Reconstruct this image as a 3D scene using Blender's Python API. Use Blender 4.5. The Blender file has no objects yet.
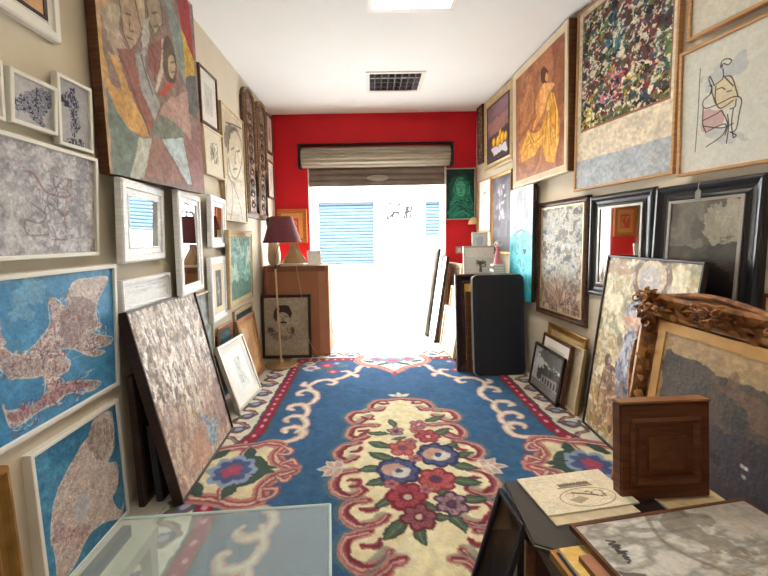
import bpy, bmesh, math, random
import numpy as np
from mathutils import Vector, Matrix
R = math.radians
S = bpy.context.scene
COL = S.collection
random.seed(7)

# ---------------------------------------------------------------- camera, world, sun, exposure
CAM_Z = 1.18
cam = bpy.data.cameras.new('camera'); cam_o = bpy.data.objects.new('camera', cam); COL.objects.link(cam_o)
cam.sensor_width = 36; cam.lens = 375 * 36 / 768
cam.shift_x = (384 - 371.567) / 768; cam.shift_y = -(288 - 271.474) / 768
cam.clip_start = .02
cam_o.matrix_world = Matrix.Translation((0, 0, CAM_Z)) @ Matrix.Rotation(R(90 - 4.95), 4, 'X') @ Matrix.Rotation(R(-1.0), 4, 'Z')
S.camera = cam_o
S.view_settings.view_transform = 'Standard'; S.view_settings.look = 'None'
S.view_settings.exposure = 0.78; S.view_settings.gamma = 1; S.view_settings.use_curve_mapping = False
W = bpy.data.worlds.new('sky'); S.world = W; W.use_nodes = True
W.node_tree.nodes['Background'].inputs[0].default_value = (.86, .93, 1, 1)
W.node_tree.nodes['Background'].inputs[1].default_value = 14.0
sun = bpy.data.lights.new('sun', 'SUN'); sun.energy = 4; sun.angle = R(1); sun.color = (1, .96, .9)
sun_o = bpy.data.objects.new('sun', sun); COL.objects.link(sun_o); sun_o.rotation_euler = (R(28), 0, R(10))
po = bpy.data.lights.new('door_portal', 'AREA'); po.shape = 'RECTANGLE'; po.size = 1.6; po.size_y = 1.75
po.cycles.is_portal = True
po_o = bpy.data.objects.new('door_portal', po); COL.objects.link(po_o); po_o.location = (.08, 4.80, .85); po_o.rotation_euler = (R(-90), 0, 0)
LAMP_POWER = (0, 18, 8, 8)  # last two values drive the added fill fixtures

# ---------------------------------------------------------------- helpers
def lin(c):
    c = np.asarray(c, float) / 255.
    return np.where(c <= .04045, c / 12.92, ((c + .055) / 1.055) ** 2.4)
def tag(o, label=None, cat=None, group=None, kind=None):
    if label: o['label'] = label
    if cat: o['category'] = cat
    if group: o['group'] = group
    if kind: o['kind'] = kind
    return o
def empty(name, loc=(0, 0, 0), rot=(0, 0, 0)):
    o = bpy.data.objects.new(name, None); COL.objects.link(o)
    o.location = loc; o.rotation_euler = rot; o.empty_display_size = .05
    return o
def obj(name, bm, m, parent=None, smooth=False):
    me = bpy.data.meshes.new(name)
    if isinstance(bm, bmesh.types.BMesh):
        bmesh.ops.recalc_face_normals(bm, faces=bm.faces)
        if smooth:
            for f in bm.faces: f.smooth = True
            for e in bm.edges:
                if len(e.link_faces) == 2 and e.calc_face_angle(0) > R(38): e.smooth = False
        bm.to_mesh(me); bm.free()
    o = bpy.data.objects.new(name, me); COL.objects.link(o)
    for k in (m if isinstance(m, (list, tuple)) else [m]): me.materials.append(k)
    if parent: o.parent = parent
    return o
def B(): return bmesh.new()
def box(bm, x0, x1, y0, y1, z0, z1, bev=0, M=None):
    r = bmesh.ops.create_cube(bm, size=1)['verts']
    for v in r: v.co = Vector(((x0 + x1) / 2 + v.co.x * (x1 - x0), (y0 + y1) / 2 + v.co.y * (y1 - y0), (z0 + z1) / 2 + v.co.z * (z1 - z0)))
    if bev:
        es = list({e for v in r for e in v.link_edges})
        r = bmesh.ops.bevel(bm, geom=es, offset=bev, segments=2, affect='EDGES')['verts']
    if M is not None: bmesh.ops.transform(bm, matrix=M, verts=list(r))
    return bm
def tube(bm, pts, rad, seg=8, closed_ends=True):
    pts = [Vector(p) for p in pts]; rs = rad if isinstance(rad, (list, tuple)) else [rad] * len(pts)
    rings = []; up = Vector((0.03, .02, 1))
    for i, p in enumerate(pts):
        t = (pts[min(i + 1, len(pts) - 1)] - pts[max(i - 1, 0)]).normalized()
        a = t.cross(up)
        if a.length < .15: a = t.cross(Vector((1, 0, 0)))
        a.normalize(); b = t.cross(a).normalized()
        rings.append([bm.verts.new(p + (a * math.cos(2 * math.pi * k / seg) + b * math.sin(2 * math.pi * k / seg)) * rs[i]) for k in range(seg)])
    for i in range(len(rings) - 1):
        for k in range(seg):
            bm.faces.new((rings[i][k], rings[i][(k + 1) % seg], rings[i + 1][(k + 1) % seg], rings[i + 1][k]))
    if closed_ends: bm.faces.new(rings[0]); bm.faces.new(rings[-1][::-1])
    return bm
def lathe(bm, prof, seg=32, c=(0, 0, 0), cap=True):
    rings = [[bm.verts.new((c[0] + r * math.cos(2 * math.pi * k / seg), c[1] + r * math.sin(2 * math.pi * k / seg), c[2] + z)) for k in range(seg)] for r, z in prof]
    for i in range(len(rings) - 1):
        for k in range(seg): bm.faces.new((rings[i][k], rings[i][(k + 1) % seg], rings[i + 1][(k + 1) % seg], rings[i + 1][k]))
    if cap: bm.faces.new(rings[0][::-1]); bm.faces.new(rings[-1])
    return bm
def prism(bm, pts, y0, y1):      # outline in local x,z pushed through y
    a = [bm.verts.new((x, y0, z)) for x, z in pts]; b = [bm.verts.new((x, y1, z)) for x, z in pts]
    n = len(pts); bm.faces.new(a); bm.faces.new(b[::-1])
    for i in range(n): bm.faces.new((a[i], b[i], b[(i + 1) % n], a[(i + 1) % n]))
    return bm
def slab(bm, q, z0, z1):         # polygon in x,y pushed through z
    a = [bm.verts.new((x, y, z0)) for x, y in q]; b = [bm.verts.new((x, y, z1)) for x, y in q]
    n = len(q); bm.faces.new(a[::-1]); bm.faces.new(b)
    for i in range(n): bm.faces.new((a[i], a[(i + 1) % n], b[(i + 1) % n], b[i]))
    return bm
def sweep(bm, w, h, prof, wob=None):   # mitred moulding around a w x h rectangle; prof = (inset, y) from the back outer edge inwards
    loops = []
    for ins, y in prof:
        x0, x1, z0, z1 = -w / 2 + ins, w / 2 - ins, ins, h - ins
        loops.append([bm.verts.new(p) for p in ((x0, y, z0), (x1, y, z0), (x1, y, z1), (x0, y, z1))])
    for i in range(len(loops)):
        j = (i + 1) % len(loops)
        for k in range(4):
            bm.faces.new((loops[i][k], loops[i][(k + 1) % 4], loops[j][(k + 1) % 4], loops[j][k]))
    return bm

# ---------------------------------------------------------------- procedural materials
MATS = {}
def mat(name, col, rough=.6, metal=0, var=.12, scale=8, bump=0, stretch=(1, 1, 1), spec=.4, col2=None, coat=0):
    if name in MATS: return MATS[name]
    m = bpy.data.materials.new(name); m.use_nodes = True; N = m.node_tree; b = N.nodes['Principled BSDF']
    tc = N.nodes.new('ShaderNodeTexCoord'); mp = N.nodes.new('ShaderNodeMapping'); mp.inputs['Scale'].default_value = stretch
    no = N.nodes.new('ShaderNodeTexNoise'); no.inputs['Scale'].default_value = scale; no.inputs['Detail'].default_value = 5
    rp = N.nodes.new('ShaderNodeValToRGB'); c = lin(col)
    d = lin(col2) if col2 is not None else c * (1 - var * 2)
    rp.color_ramp.elements[0].position = .32; rp.color_ramp.elements[1].position = .68
    rp.color_ramp.elements[0].color = (*d, 1); rp.color_ramp.elements[1].color = (*c, 1)
    L = N.links.new
    L(tc.outputs['Object'], mp.inputs['Vector']); L(mp.outputs[0], no.inputs['Vector']); L(no.outputs['Fac'], rp.inputs[0]); L(rp.outputs[0], b.inputs['Base Color'])
    b.inputs['Roughness'].default_value = rough; b.inputs['Metallic'].default_value = metal
    b.inputs['Specular IOR Level'].default_value = spec
    if coat: b.inputs['Coat Weight'].default_value = coat; b.inputs['Coat Roughness'].default_value = .08
    if bump:
        bp = N.nodes.new('ShaderNodeBump'); bp.inputs['Strength'].default_value = bump; bp.inputs['Distance'].default_value = .01
        L(no.outputs['Fac'], bp.inputs['Height']); L(bp.outputs[0], b.inputs['Normal'])
    MATS[name] = m; return m
def wood(name, c1, c2, rough=.45, sc=6, st=(1, 1, 12), spec=.4): return mat(name, c1, rough, 0, 0, sc, .08, st, spec, c2)
def paintmat(name, rough, bump, scale, spec=.3, coat=0):
    m = bpy.data.materials.new(name); m.use_nodes = True; N = m.node_tree; b = N.nodes['Principled BSDF']; L = N.links.new
    at = N.nodes.new('ShaderNodeAttribute'); at.attribute_name = 'Col'
    no = N.nodes.new('ShaderNodeTexNoise'); no.inputs['Scale'].default_value = scale; no.inputs['Detail'].default_value = 4
    tc = N.nodes.new('ShaderNodeTexCoord'); L(tc.outputs['Object'], no.inputs['Vector'])
    hs = N.nodes.new('ShaderNodeHueSaturation'); mr = N.nodes.new('ShaderNodeMapRange')
    mr.inputs['To Min'].default_value = .88; mr.inputs['To Max'].default_value = 1.12
    L(no.outputs['Fac'], mr.inputs['Value']); L(mr.outputs[0], hs.inputs['Value']); L(at.outputs['Color'], hs.inputs['Color']); L(hs.outputs[0], b.inputs['Base Color'])
    bp = N.nodes.new('ShaderNodeBump'); bp.inputs['Strength'].default_value = bump; bp.inputs['Distance'].default_value = .004
    L(no.outputs['Fac'], bp.inputs['Height']); L(bp.outputs[0], b.inputs['Normal'])
    b.inputs['Roughness'].default_value = rough; b.inputs['Specular IOR Level'].default_value = spec
    if coat: b.inputs['Coat Weight'].default_value = coat; b.inputs['Coat Roughness'].default_value = .03
    return m
PAINT = paintmat('oil_paint', .5, .35, 90); PRINT = paintmat('print_paper', .35, .05, 60); GLAZED = paintmat('glazed_picture', .4, .02, 40, .4, 1)
WOOL = paintmat('rug_wool', .95, .9, 130, .1); BOARD = paintmat('painted_wood', .5, .3, 60)
white_fr = mat('white_lacquer_frame', (240, 236, 226), .4, var=.03)
cream_fr = mat('cream_frame', (226, 208, 176), .45, var=.06)
oak_fr = wood('light_oak', (214, 170, 122), (186, 138, 92))
brown_fr = wood('brown_wood', (112, 70, 42), (78, 46, 28))
dark_fr = wood('dark_wood', (62, 42, 32), (38, 26, 20))
red_wood = wood('red_brown_wood', (128, 78, 44), (88, 50, 28), .4)
black_fr = mat('black_lacquer', (33, 33, 38), .3, var=.15, spec=.5)
grey_trim = mat('silver_trim', (176, 172, 164), .35, .3, .1)
silver_fr = mat('silver_frame', (196, 190, 178), .38, .4, .12, 20)
gold_fr = mat('gold_frame', (184, 138, 72), .38, .45, .2, 14)
gold_old = mat('old_gold', (176, 124, 66), .42, .35, 0, 16, .25, (1, 1, 1), .5, (84, 50, 28))
gold_lin = mat('gold_liner', (204, 158, 92), .4, .35, .12, 12)
pale_gold = mat('pale_gold_frame', (206, 184, 140), .42, .25, .12, 18)
carved = mat('carved_brown', (110, 72, 50), .42, .1, 0, 60, .3, (1, 1, 1), .5, (58, 36, 26))
mount_w = mat('mount_board', (238, 234, 224), .8, var=.02)
back_m = mat('backing_board', (150, 118, 84), .85, var=.1)
canvas_side = mat('canvas_edge', (214, 204, 186), .85, var=.06, scale=40)
distress = mat('distressed_white_paint', (250, 250, 248), .5, 0, 0, 9, .12, (3, 1, 14), .4, (226, 227, 230))
mirror_m = mat('mirror_glass', (236, 238, 236), .015, 1, .005)
metal_dark = mat('dark_metal', (60, 56, 52), .4, .8, .1)

# ---------------------------------------------------------------- painted surfaces: a fine grid coloured point by point
def noise(ny, nx, fy, fx, seed, octs=4, gain=.55):
    r = np.random.RandomState(seed); out = np.zeros((ny, nx)); amp = 1; tot = 0
    for o in range(octs):
        gy, gx = max(2, int(fy) + 2), max(2, int(fx) + 2)
        g = r.rand(gy, gx)
        ys = np.linspace(0, gy - 1.001, ny); xs = np.linspace(0, gx - 1.001, nx)
        yi, xi = ys.astype(int), xs.astype(int); ty = (ys - yi)[:, None]; tx = (xs - xi)[None]
        ty = ty * ty * (3 - 2 * ty); tx = tx * tx * (3 - 2 * tx)
        v = g[yi][:, xi] * (1 - ty) * (1 - tx) + g[yi + 1][:, xi] * ty * (1 - tx) + g[yi][:, xi + 1] * (1 - ty) * tx + g[yi + 1][:, xi + 1] * ty * tx
        out += v * amp; tot += amp; amp *= gain; fy *= 2; fx *= 2
    return np.clip((out / tot - .5) * 1.7 + .5, 0, 1)
def smooth_pts(p, closed=False, k=6):
    p = np.asarray(p, float); n = len(p); out = []
    if n < 3: return p
    for i in range(n if closed else n - 1):
        g = (lambda j: p[j % n]) if closed else (lambda j: p[min(max(j, 0), n - 1)])
        a, b, c, d = g(i - 1), g(i), g(i + 1), g(i + 2)
        for t in np.linspace(0, 1, k, endpoint=False):
            out.append(.5 * (2 * b + (c - a) * t + (2 * a - 5 * b + 4 * c - d) * t * t + (3 * b - a - 3 * c + d) * t ** 3))
    if not closed: out.append(p[-1])
    return np.array(out)
class Art:
    """colours on a grid; points are (u, v) in 0..1, v downwards; lengths are fractions of the longer side"""
    def __init__(s, w, h, n, bg):
        m = max(w, h); s.ax, s.ay = w / m, h / m
        s.nx, s.ny = max(6, int(n * s.ax)), max(6, int(n * s.ay))
        s.X, s.Y = np.meshgrid(np.linspace(0, s.ax, s.nx), np.linspace(0, s.ay, s.ny))
        s.c = np.ones((s.ny, s.nx, 3)) * np.array(bg, float)
    def N(s, f, seed, octs=4, st=(1, 1)): return noise(s.ny, s.nx, f * s.ay * st[1], f * s.ax * st[0], seed, octs)
    def P(s, pts): return np.asarray(pts, float) * np.array([s.ax, s.ay])
    def bb(s, p, pad):
        x0, y0 = p.min(0) - pad; x1, y1 = p.max(0) + pad
        i0 = max(0, int(x0 / s.ax * (s.nx - 1))); i1 = min(s.nx, int(x1 / s.ax * (s.nx - 1)) + 2)
        j0 = max(0, int(y0 / s.ay * (s.ny - 1))); j1 = min(s.ny, int(y1 / s.ay * (s.ny - 1)) + 2)
        return slice(j0, max(j0, j1)), slice(i0, max(i0, i1))
    def put(s, sl, m, col, a=1):
        m = (m * a)[..., None]; s.c[sl] = s.c[sl] * (1 - m) + np.asarray(col, float) * m
    def inside(s, p, sl, jit=0, seed=1):
        X, Y = s.X[sl], s.Y[sl]
        if jit:
            X = X + (s.N(14, seed)[sl] - .5) * 2 * jit; Y = Y + (s.N(14, seed + 50)[sl] - .5) * 2 * jit
        ins = np.zeros(X.shape, bool); n = len(p)
        for i in range(n):
            (x0, y0), (x1, y1) = p[i], p[(i + 1) % n]
            if y0 == y1: continue
            ins ^= ((y0 > Y) != (y1 > Y)) & (X < (x1 - x0) * (Y - y0) / (y1 - y0) + x0)
        return ins.astype(float)
    def poly(s, pts, col, a=1, sm=False, jit=0, seed=1, cols=None, f=(10, 10), con=1.6, edge=None, ew=.006):
        p = s.P(smooth_pts(pts, True) if sm else pts); sl = s.bb(p, jit * 1.2 + .003)
        if sl[0].start >= sl[0].stop or sl[1].start >= sl[1].stop: return
        m = s.inside(p, sl, jit, seed)
        if cols: col = s.mix(cols, f, seed, con)[sl]
        s.put(sl, m, col, a)
        if edge is not None: s.stroke(np.vstack([p, p[:1]]) / np.array([s.ax, s.ay]), ew, edge, a=.9)
    def mix(s, cols, f, seed, con=1.6):
        v = np.clip((noise(s.ny, s.nx, f[1] * s.ay, f[0] * s.ax, seed, 5) - .5) * con + .5, 0, .9999) * (len(cols) - 1)
        i = v.astype(int); t = (v - i)[..., None]; C = np.array(cols, float)
        return C[i] * (1 - t) + C[np.minimum(i + 1, len(cols) - 1)] * t
    def tex(s, cols, f, seed=3, con=1.6, a=1): s.c = s.c * (1 - a) + s.mix(cols, f, seed, con) * a
    def spots(s, col, f, th, seed, a=1, st=(1, 1), mask=None):
        m = np.clip((s.N(f, seed, 3, st) - th) * 12, 0, 1) * a
        if mask is not None: m = m * mask
        s.put((slice(None), slice(None)), m, col)
    def stroke(s, pts, wd, col, a=1, sm=False, taper=0):
        p = s.P(smooth_pts(pts) if sm else pts); sl = s.bb(p, wd)
        if sl[0].start >= sl[0].stop or sl[1].start >= sl[1].stop: return
        X, Y = s.X[sl], s.Y[sl]; D = np.full(X.shape, -1e9); n = len(p) - 1; px = s.ax / s.nx
        for i in range(n):
            a0, b0 = p[i], p[i + 1]; d = b0 - a0; L2 = d @ d + 1e-12
            t = np.clip(((X - a0[0]) * d[0] + (Y - a0[1]) * d[1]) / L2, 0, 1)
            r = np.hypot(X - a0[0] - t * d[0], Y - a0[1] - t * d[1])
            hw = wd / 2 * (1 - taper * abs((i + t) / n * 2 - 1) ** 2)
            D = np.maximum(D, hw - r)
        s.put(sl, np.clip(D / px + .5, 0, 1), col, a)
    def ell(s, c, rx, ry, ang, col, a=1, point=0):
        c = s.P([c])[0]; r = max(rx, ry); sl = s.bb(np.array([c]), r)
        if sl[0].start >= sl[0].stop or sl[1].start >= sl[1].stop: return
        X, Y = s.X[sl] - c[0], s.Y[sl] - c[1]; ca, sa = math.cos(ang), math.sin(ang)
        u, v = (X * ca + Y * sa) / rx, (-X * sa + Y * ca) / ry
        if point: v = v / np.clip(1 - point * np.abs(u) ** 1.5, .05, 1)
        d = 1 - np.sqrt(u * u + v * v)
        s.put(sl, np.clip(d * min(rx, ry) / (s.ax / s.nx) + .5, 0, 1), col, a)
    def grad(s, c0, c1, a=1): t = (s.Y / s.ay)[..., None]; s.c = s.c * (1 - a) + a * (np.array(c0, float) * (1 - t) + np.array(c1, float) * t)
    def warp(s, amt, f, seed):
        dx = (s.N(f, seed) - .5) * 2 * amt * s.nx / s.ax; dy = (s.N(f, seed + 9) - .5) * 2 * amt * s.ny / s.ay
        J, I = np.mgrid[0:s.ny, 0:s.nx]
        s.c = s.c[np.clip((J + dy).round().astype(int), 0, s.ny - 1), np.clip((I + dx).round().astype(int), 0, s.nx - 1)]
    def grain(s, amt=.07, f=70, hue=5):
        n1 = s.N(f, 901, 2); n2 = s.N(f * .35, 902, 3); n3 = s.N(f * .6, 903, 2)
        s.c = s.c * (1 + (n1 - .5)[..., None] * 2 * amt + (n2 - .5)[..., None] * amt * 1.5) + (n3 - .5)[..., None] * np.array([1.2, 0, -1.2]) * hue
    def scrib(s, box, n, wd, col, seed, a=.8, st=(1, 1)):      # loose pen work inside a (u0, v0, u1, v1) box
        r = np.random.RandomState(seed); u0, v0, u1, v1 = box
        for k in range(n):
            p = np.array([u0 + r.rand() * (u1 - u0), v0 + r.rand() * (v1 - v0)]); q = [p]; d = r.rand() * 6.28
            for j in range(5):
                d += r.randn() * .9; p = p + np.array([math.cos(d) * st[0], math.sin(d) * st[1]]) * .13 * np.array([u1 - u0, v1 - v0])
                q.append(np.clip(p, [u0, v0], [u1, v1]))
            s.stroke(q, wd, col, a, True)
def grid_mesh(name, A, x0, x1, z0, z1, y, m, parent=None, horizontal=False, zfun=None):
    ny, nx = A.ny, A.nx
    gx = np.linspace(x0, x1, nx); gz = np.linspace(z1, z0, ny)
    XX, ZZ = np.meshgrid(gx, gz)
    co = np.zeros((ny * nx, 3)); co[:, 0] = XX.ravel()
    if horizontal: co[:, 1] = ZZ.ravel(); co[:, 2] = y
    else: co[:, 2] = ZZ.ravel(); co[:, 1] = y
    if zfun is not None: co = zfun(co, ny, nx)
    i = np.arange(ny * nx).reshape(ny, nx)
    q = np.stack([i[:-1, :-1], i[1:, :-1], i[1:, 1:], i[:-1, 1:]], -1).reshape(-1, 4)
    me = bpy.data.meshes.new(name); me.vertices.add(len(co)); me.vertices.foreach_set('co', co.ravel())
    me.loops.add(q.size); me.loops.foreach_set('vertex_index', q.ravel().astype(np.int32))
    me.polygons.add(len(q)); me.polygons.foreach_set('loop_start', np.arange(0, q.size, 4, dtype=np.int32))
    me.polygons.foreach_set('loop_total', np.full(len(q), 4, np.int32))
    me.update(calc_edges=True); me.validate()
    ca = me.color_attributes.new('Col', 'FLOAT_COLOR', 'POINT')
    ca.data.foreach_set('color', np.concatenate([lin(np.clip(A.c, 0, 255)).reshape(-1, 3), np.ones((ny * nx, 1))], 1).ravel().astype(np.float32))
    me.materials.append(m)
    o = bpy.data.objects.new(name, me); COL.objects.link(o)
    if parent: o.parent = parent
    return o

# ---------------------------------------------------------------- framed pictures
def prof(kind, fw, th):
    if kind == 'flat': return [(0, th), (0, .002), (.002, 0), (fw - .002, 0), (fw, .002), (fw, th)]
    if kind == 'step': return [(0, th), (0, .006), (fw * .12, 0), (fw * .5, 0), (fw * .56, .008), (fw * .86, .009), (fw * .9, .006), (fw, .007), (fw, th)]
    if kind == 'scoop': return [(0, th), (0, .01), (fw * .06, .002), (fw * .2, 0), (fw * .32, .004), (fw * .5, .014), (fw * .72, .017), (fw * .86, .012), (fw * .92, .012), (fw, .018), (fw, th)]
    if kind == 'slope': return [(0, th), (0, .004), (fw * .15, 0), (fw * .85, .012), (fw, .012), (fw, th)]
    if kind == 'round': return [(0, th), (0, th * .5)] + [(fw * (.5 - .5 * math.cos(t)), th * .5 * (1 - math.sin(t))) for t in np.linspace(.3, math.pi - .3, 6)] + [(fw, th * .5), (fw, th)]
FLOOR_Z = 0.0
def pic(name, label, P, fw, th, kind, fm, art=None, n=60, mount=0, mm=None, cm=None, group=None, cat='picture', lift=None, inner=None, part='canvas', base=.0005, sidem=None, rec=.010, backing=True, grain=.08):
    """P = x, y, z of the bottom centre of the front, yaw, lean, width, height"""
    x, y, z, yaw, lean, w, h = P
    if z == 0:
        z = (.0135 if lift is None else lift) + th * math.sin(R(lean))
    e = empty(name, (x, y, z), (-R(lean), 0, R(yaw)))
    tag(e, label, cat, group)
    if fw > 0: obj('frame', sweep(B(), w, h, prof(kind, fw, th)), fm, e, kind == 'round')
    g = fw
    if inner:                                   # slip or liner inside the moulding
        iw, im = inner
        bm = B(); box_ring(bm, w, h, g - .001, g + iw, rec - .004, rec + .004); obj('liner', bm, im, e); g += iw
    if mount:
        bm = B(); box_ring(bm, w, h, g - .001, g + mount, rec - .002, rec + .003); obj('mount', bm, mm or mount_w, e); g += mount
    if art is not None:
        cw, ch = w - 2 * g, h - 2 * g
        A = art(Art(cw, ch, n, (200, 200, 200)))
        if grain: A.warp(.0026 if cm is None else .0006, 40, 77); A.grain(grain if n >= 140 else grain * .45)
        grid_mesh(part, A, -cw / 2 - .001, cw / 2 + .001, g - .001, h - g + .001, rec if fw > 0 else 0, cm or PAINT, e)
    if backing:
        f = max(fw * .6, .0)
        bm = B(); box(bm, -w / 2 + f, w / 2 - f, min(.02, th - .004) if fw > 0 else .0012, th - .002, f, h - f); obj('backing' if fw > 0 else 'stretcher', bm, sidem or back_m, e)
    return e
def box_ring(bm, w, h, a, b, y0, y1): return sweep(bm, w, h, [(a, y1), (a, y0), (b, y0), (b, y1)])

# ---------------------------------------------------------------- the setting
PH = 2.615                                   # ceiling height
XL, YB = -1.115, 4.43
def xr(y): return 1.235 + .11 * (YB - y)
YF = -2.0
wall_m = mat('beige_wall_paint', (218, 206, 184), .85, var=.03, scale=5, bump=.04)
red_m = mat('red_wall_paint', (226, 18, 36), .6, var=.05, scale=4)
ceil_m = mat('white_ceiling_paint', (248, 248, 245), .9, var=.01, scale=3)
floor_m = mat('pale_floor_tiles', (206, 198, 182), .4, var=.05, scale=4)
jamb_m = mat('white_door_jamb', (236, 234, 230), .7, var=.03)
road_m = mat('pale_asphalt', (196, 194, 190), .9, var=.05, scale=12)
facade_m = mat('white_render', (240, 238, 232), .9, var=.03, scale=3)
blue_sh = mat('pale_blue_shutter', (44, 66, 80), .5, var=.08, scale=3)
def struct(name, bm, m, **k): return tag(obj(name, bm, m, **k), kind='structure')
struct('floor', slab(B(), [(XL - .1, YF - .1), (xr(YF) + .1, YF - .1), (xr(YB) + .1, YB + .35), (XL - .1, YB + .35)], -.08, 0), floor_m)
struct('wall_left', box(B(), XL - .12, XL, YF - .1, YB, 0, PH + .1), wall_m)
struct('wall_right', slab(B(), [(xr(YB), YB), (xr(YF), YF - .1), (xr(YF) + .12, YF - .1), (xr(YB) + .12, YB)], 0, PH + .1), wall_m)
struct('wall_front', box(B(), XL, xr(YF), YF - .1, YF, 0, PH + .1), wall_m)
OX0, OX1, OZ = -.725, .885, 2.10             # the street doorway
struct('wall_back', box(box(box(B(), XL - .12, OX0, YB, YB + .35, 0, 3.1), OX1, 1.4, YB, YB + .35, 0, 3.1), OX0, OX1, YB, YB + .35, OZ, 3.1), red_m)
struct('trim_1', box(B(), OX0 - .004, OX0 + .012, YB + .005, YB + .36, 0, OZ), jamb_m)
struct('trim_2', box(B(), OX1 - .012, OX1 + .004, YB + .005, YB + .36, 0, OZ), jamb_m)
struct('trim_3', box(B(), OX0, OX1, YB + .30, YB + .40, 0, .012), mat('stone_threshold', (206, 202, 194), .6, var=.06))
# ceiling with the holes of its recessed lights, two real and two added
FIX = [(0.0, .482, 3.385, 3.79), (.02, .53, 1.93, 2.482), (.02, .56, .45, 1.01), (.02, .56, -1.2, -.64)]  # last two fixtures are added out of view to fill the interior
ys = sorted({YF - .1, YB} | {v for f in FIX for v in f[2:]})
bm = B()
for a, b in zip(ys[:-1], ys[1:]):
    hole = [f for f in FIX if abs(f[2] - a) < 1e-6]
    if hole:
        box(bm, XL - .1, hole[0][0], a, b, PH, PH + .08); slab(bm, [(hole[0][1], a), (xr(a) + .1, a), (xr(b) + .1, b), (hole[0][1], b)], PH, PH + .08)
    else: slab(bm, [(XL - .1, a), (xr(a) + .1, a), (xr(b) + .1, b), (XL - .1, b)], PH, PH + .08)
struct('ceiling', bm, ceil_m)
louvre_m = mat('grey_louvre_metal', (120, 116, 114), .4, .6, .1); louvre_w = mat('cream_louvre', (238, 230, 208), .5, var=.03)
tube_m = mat('white_lamp_tube', (235, 235, 230), .3, var=.02)
fixl = ['square ceiling light with unlit dark louvre nearest the street door', 'ceiling light with pale louvre cut by top of the photo',
        'unseen ceiling light added as fill above the front of the rug', 'unseen ceiling light added as fill at rear end of the shop']
for k, (x0, x1, y0, y1) in enumerate(FIX):
    cx, cy = (x0 + x1) / 2, (y0 + y1) / 2
    e = tag(empty('ceiling_light', (cx, cy, PH)), fixl[k], 'ceiling light', 'recessed louvre ceiling lights')
    w, d = x1 - x0, y1 - y0
    bm = B()
    for q in ((-w / 2 - .02, w / 2 + .02, -d / 2 - .02, -d / 2 + .012), (-w / 2 - .02, w / 2 + .02, d / 2 - .012, d / 2 + .02), (-w / 2 - .02, -w / 2 + .012, -d / 2 + .012, d / 2 - .012), (w / 2 - .012, w / 2 + .02, -d / 2 + .012, d / 2 - .012)): box(bm, *q, -.008, -.0005)
    obj('rim', bm, white_fr, e)
    bm = B(); box(bm, -w / 2 + .013, w / 2 - .013, -d / 2 + .013, d / 2 - .013, .11, .115)
    for q in ((-w / 2 + .003, -w / 2 + .008, -d / 2 + .004, d / 2 - .004), (w / 2 - .008, w / 2 - .003, -d / 2 + .004, d / 2 - .004), (-w / 2 + .008, w / 2 - .008, -d / 2 + .004, -d / 2 + .008), (-w / 2 + .008, w / 2 - .008, d / 2 - .008, d / 2 - .004)): box(bm, *q, .001, .115)
    obj('housing', bm, louvre_m if k == 0 else louvre_w, e)
    bm = B(); nx, ny = (8, 4) if k == 0 else (6, 6)
    for i in range(1, nx): xx = -w / 2 + w * i / nx; box(bm, xx - .004, xx + .004, -d / 2 + .012, d / 2 - .012, -.004, .03)
    for i in range(1, ny): yy = -d / 2 + d * i / ny; box(bm, -w / 2 + .012, w / 2 - .012, yy - .005, yy + .005, -.003, .029)
    obj('louvre', bm, louvre_m if k == 0 else louvre_w, e)
    for s_ in (-.25, .25):
        obj('lamp_tube', tube(B(), [(-w / 2 + .02, s_ * d, .085), (w / 2 - .02, s_ * d, .085)], .013, 10), tube_m, e, True)
    if k:
        la = bpy.data.lights.new('lamp_light', 'AREA'); la.shape = 'RECTANGLE'; la.size = w - .05; la.size_y = d - .05; la.energy = LAMP_POWER[k]; la.color = (1, .97, .92)  # third and fourth are invented fill, brightening the shop from out of view
        lo = bpy.data.objects.new('lamp_light', la); COL.objects.link(lo); lo.parent = e; lo.location = (0, 0, .045)

# the street outside
struct('street', box(B(), -14, 16, YB + .36, 12.0, -.2, -.06), road_m)
struct('pavement', box(B(), -14, 16, 10.3, 12.2, -.06, -.02), mat('pale_paving', (214, 212, 206), .9, var=.05, scale=6))
e = tag(empty('building', (0, 12.2, 0)), 'white rendered building across the street with pale blue roller shutters', 'building')
WX = [(-1.68, .10, .37, 2.38), (1.76, 3.5, 1.2, 2.37)]
bm = B(); xs = [-14, WX[0][0], WX[0][1], WX[1][0], WX[1][1], 16]
for i in range(5):
    if i in (1, 3):
        q = WX[i // 2]; box(bm, xs[i], xs[i + 1], 0, .4, -.1, q[2]); box(bm, xs[i], xs[i + 1], 0, .4, q[3], 7)
    else: box(bm, xs[i], xs[i + 1], 0, .4, -.1, 7)
obj('wall', bm, facade_m, e)
for q in WX:
    bm = B(); n = int((q[3] - q[2]) / .105)
    for i in range(n):
        za = q[2] + (q[3] - q[2]) * i / n; zb = q[2] + (q[3] - q[2]) * (i + 1) / n
        prism_y = [(.12, za), (.085, za + .01), (.07, (za + zb) / 2), (.085, zb - .012), (.12, zb - .002), (.16, zb), (.16, za)]
        a = [bm.verts.new((q[0], y, z)) for y, z in prism_y]; b = [bm.verts.new((q[1], y, z)) for y, z in prism_y]
        bm.faces.new(a); bm.faces.new(b[::-1])
        for k in range(7): bm.faces.new((a[k], b[k], b[(k + 1) % 7], a[(k + 1) % 7]))
    sh = obj('roller_shutter', bm, blue_sh, e); tag(sh, 'pale blue slatted shutter')
    obj('bottom_rail', box(B(), q[0], q[1], .06, .16, q[2] - .02, q[2] + .04), metal_dark, sh)
    obj('lintel_box', box(B(), q[0], q[1], .03, .16, q[3] - .09, q[3]), mat('shutter_head', (30, 36, 44), .6), sh)
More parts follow.
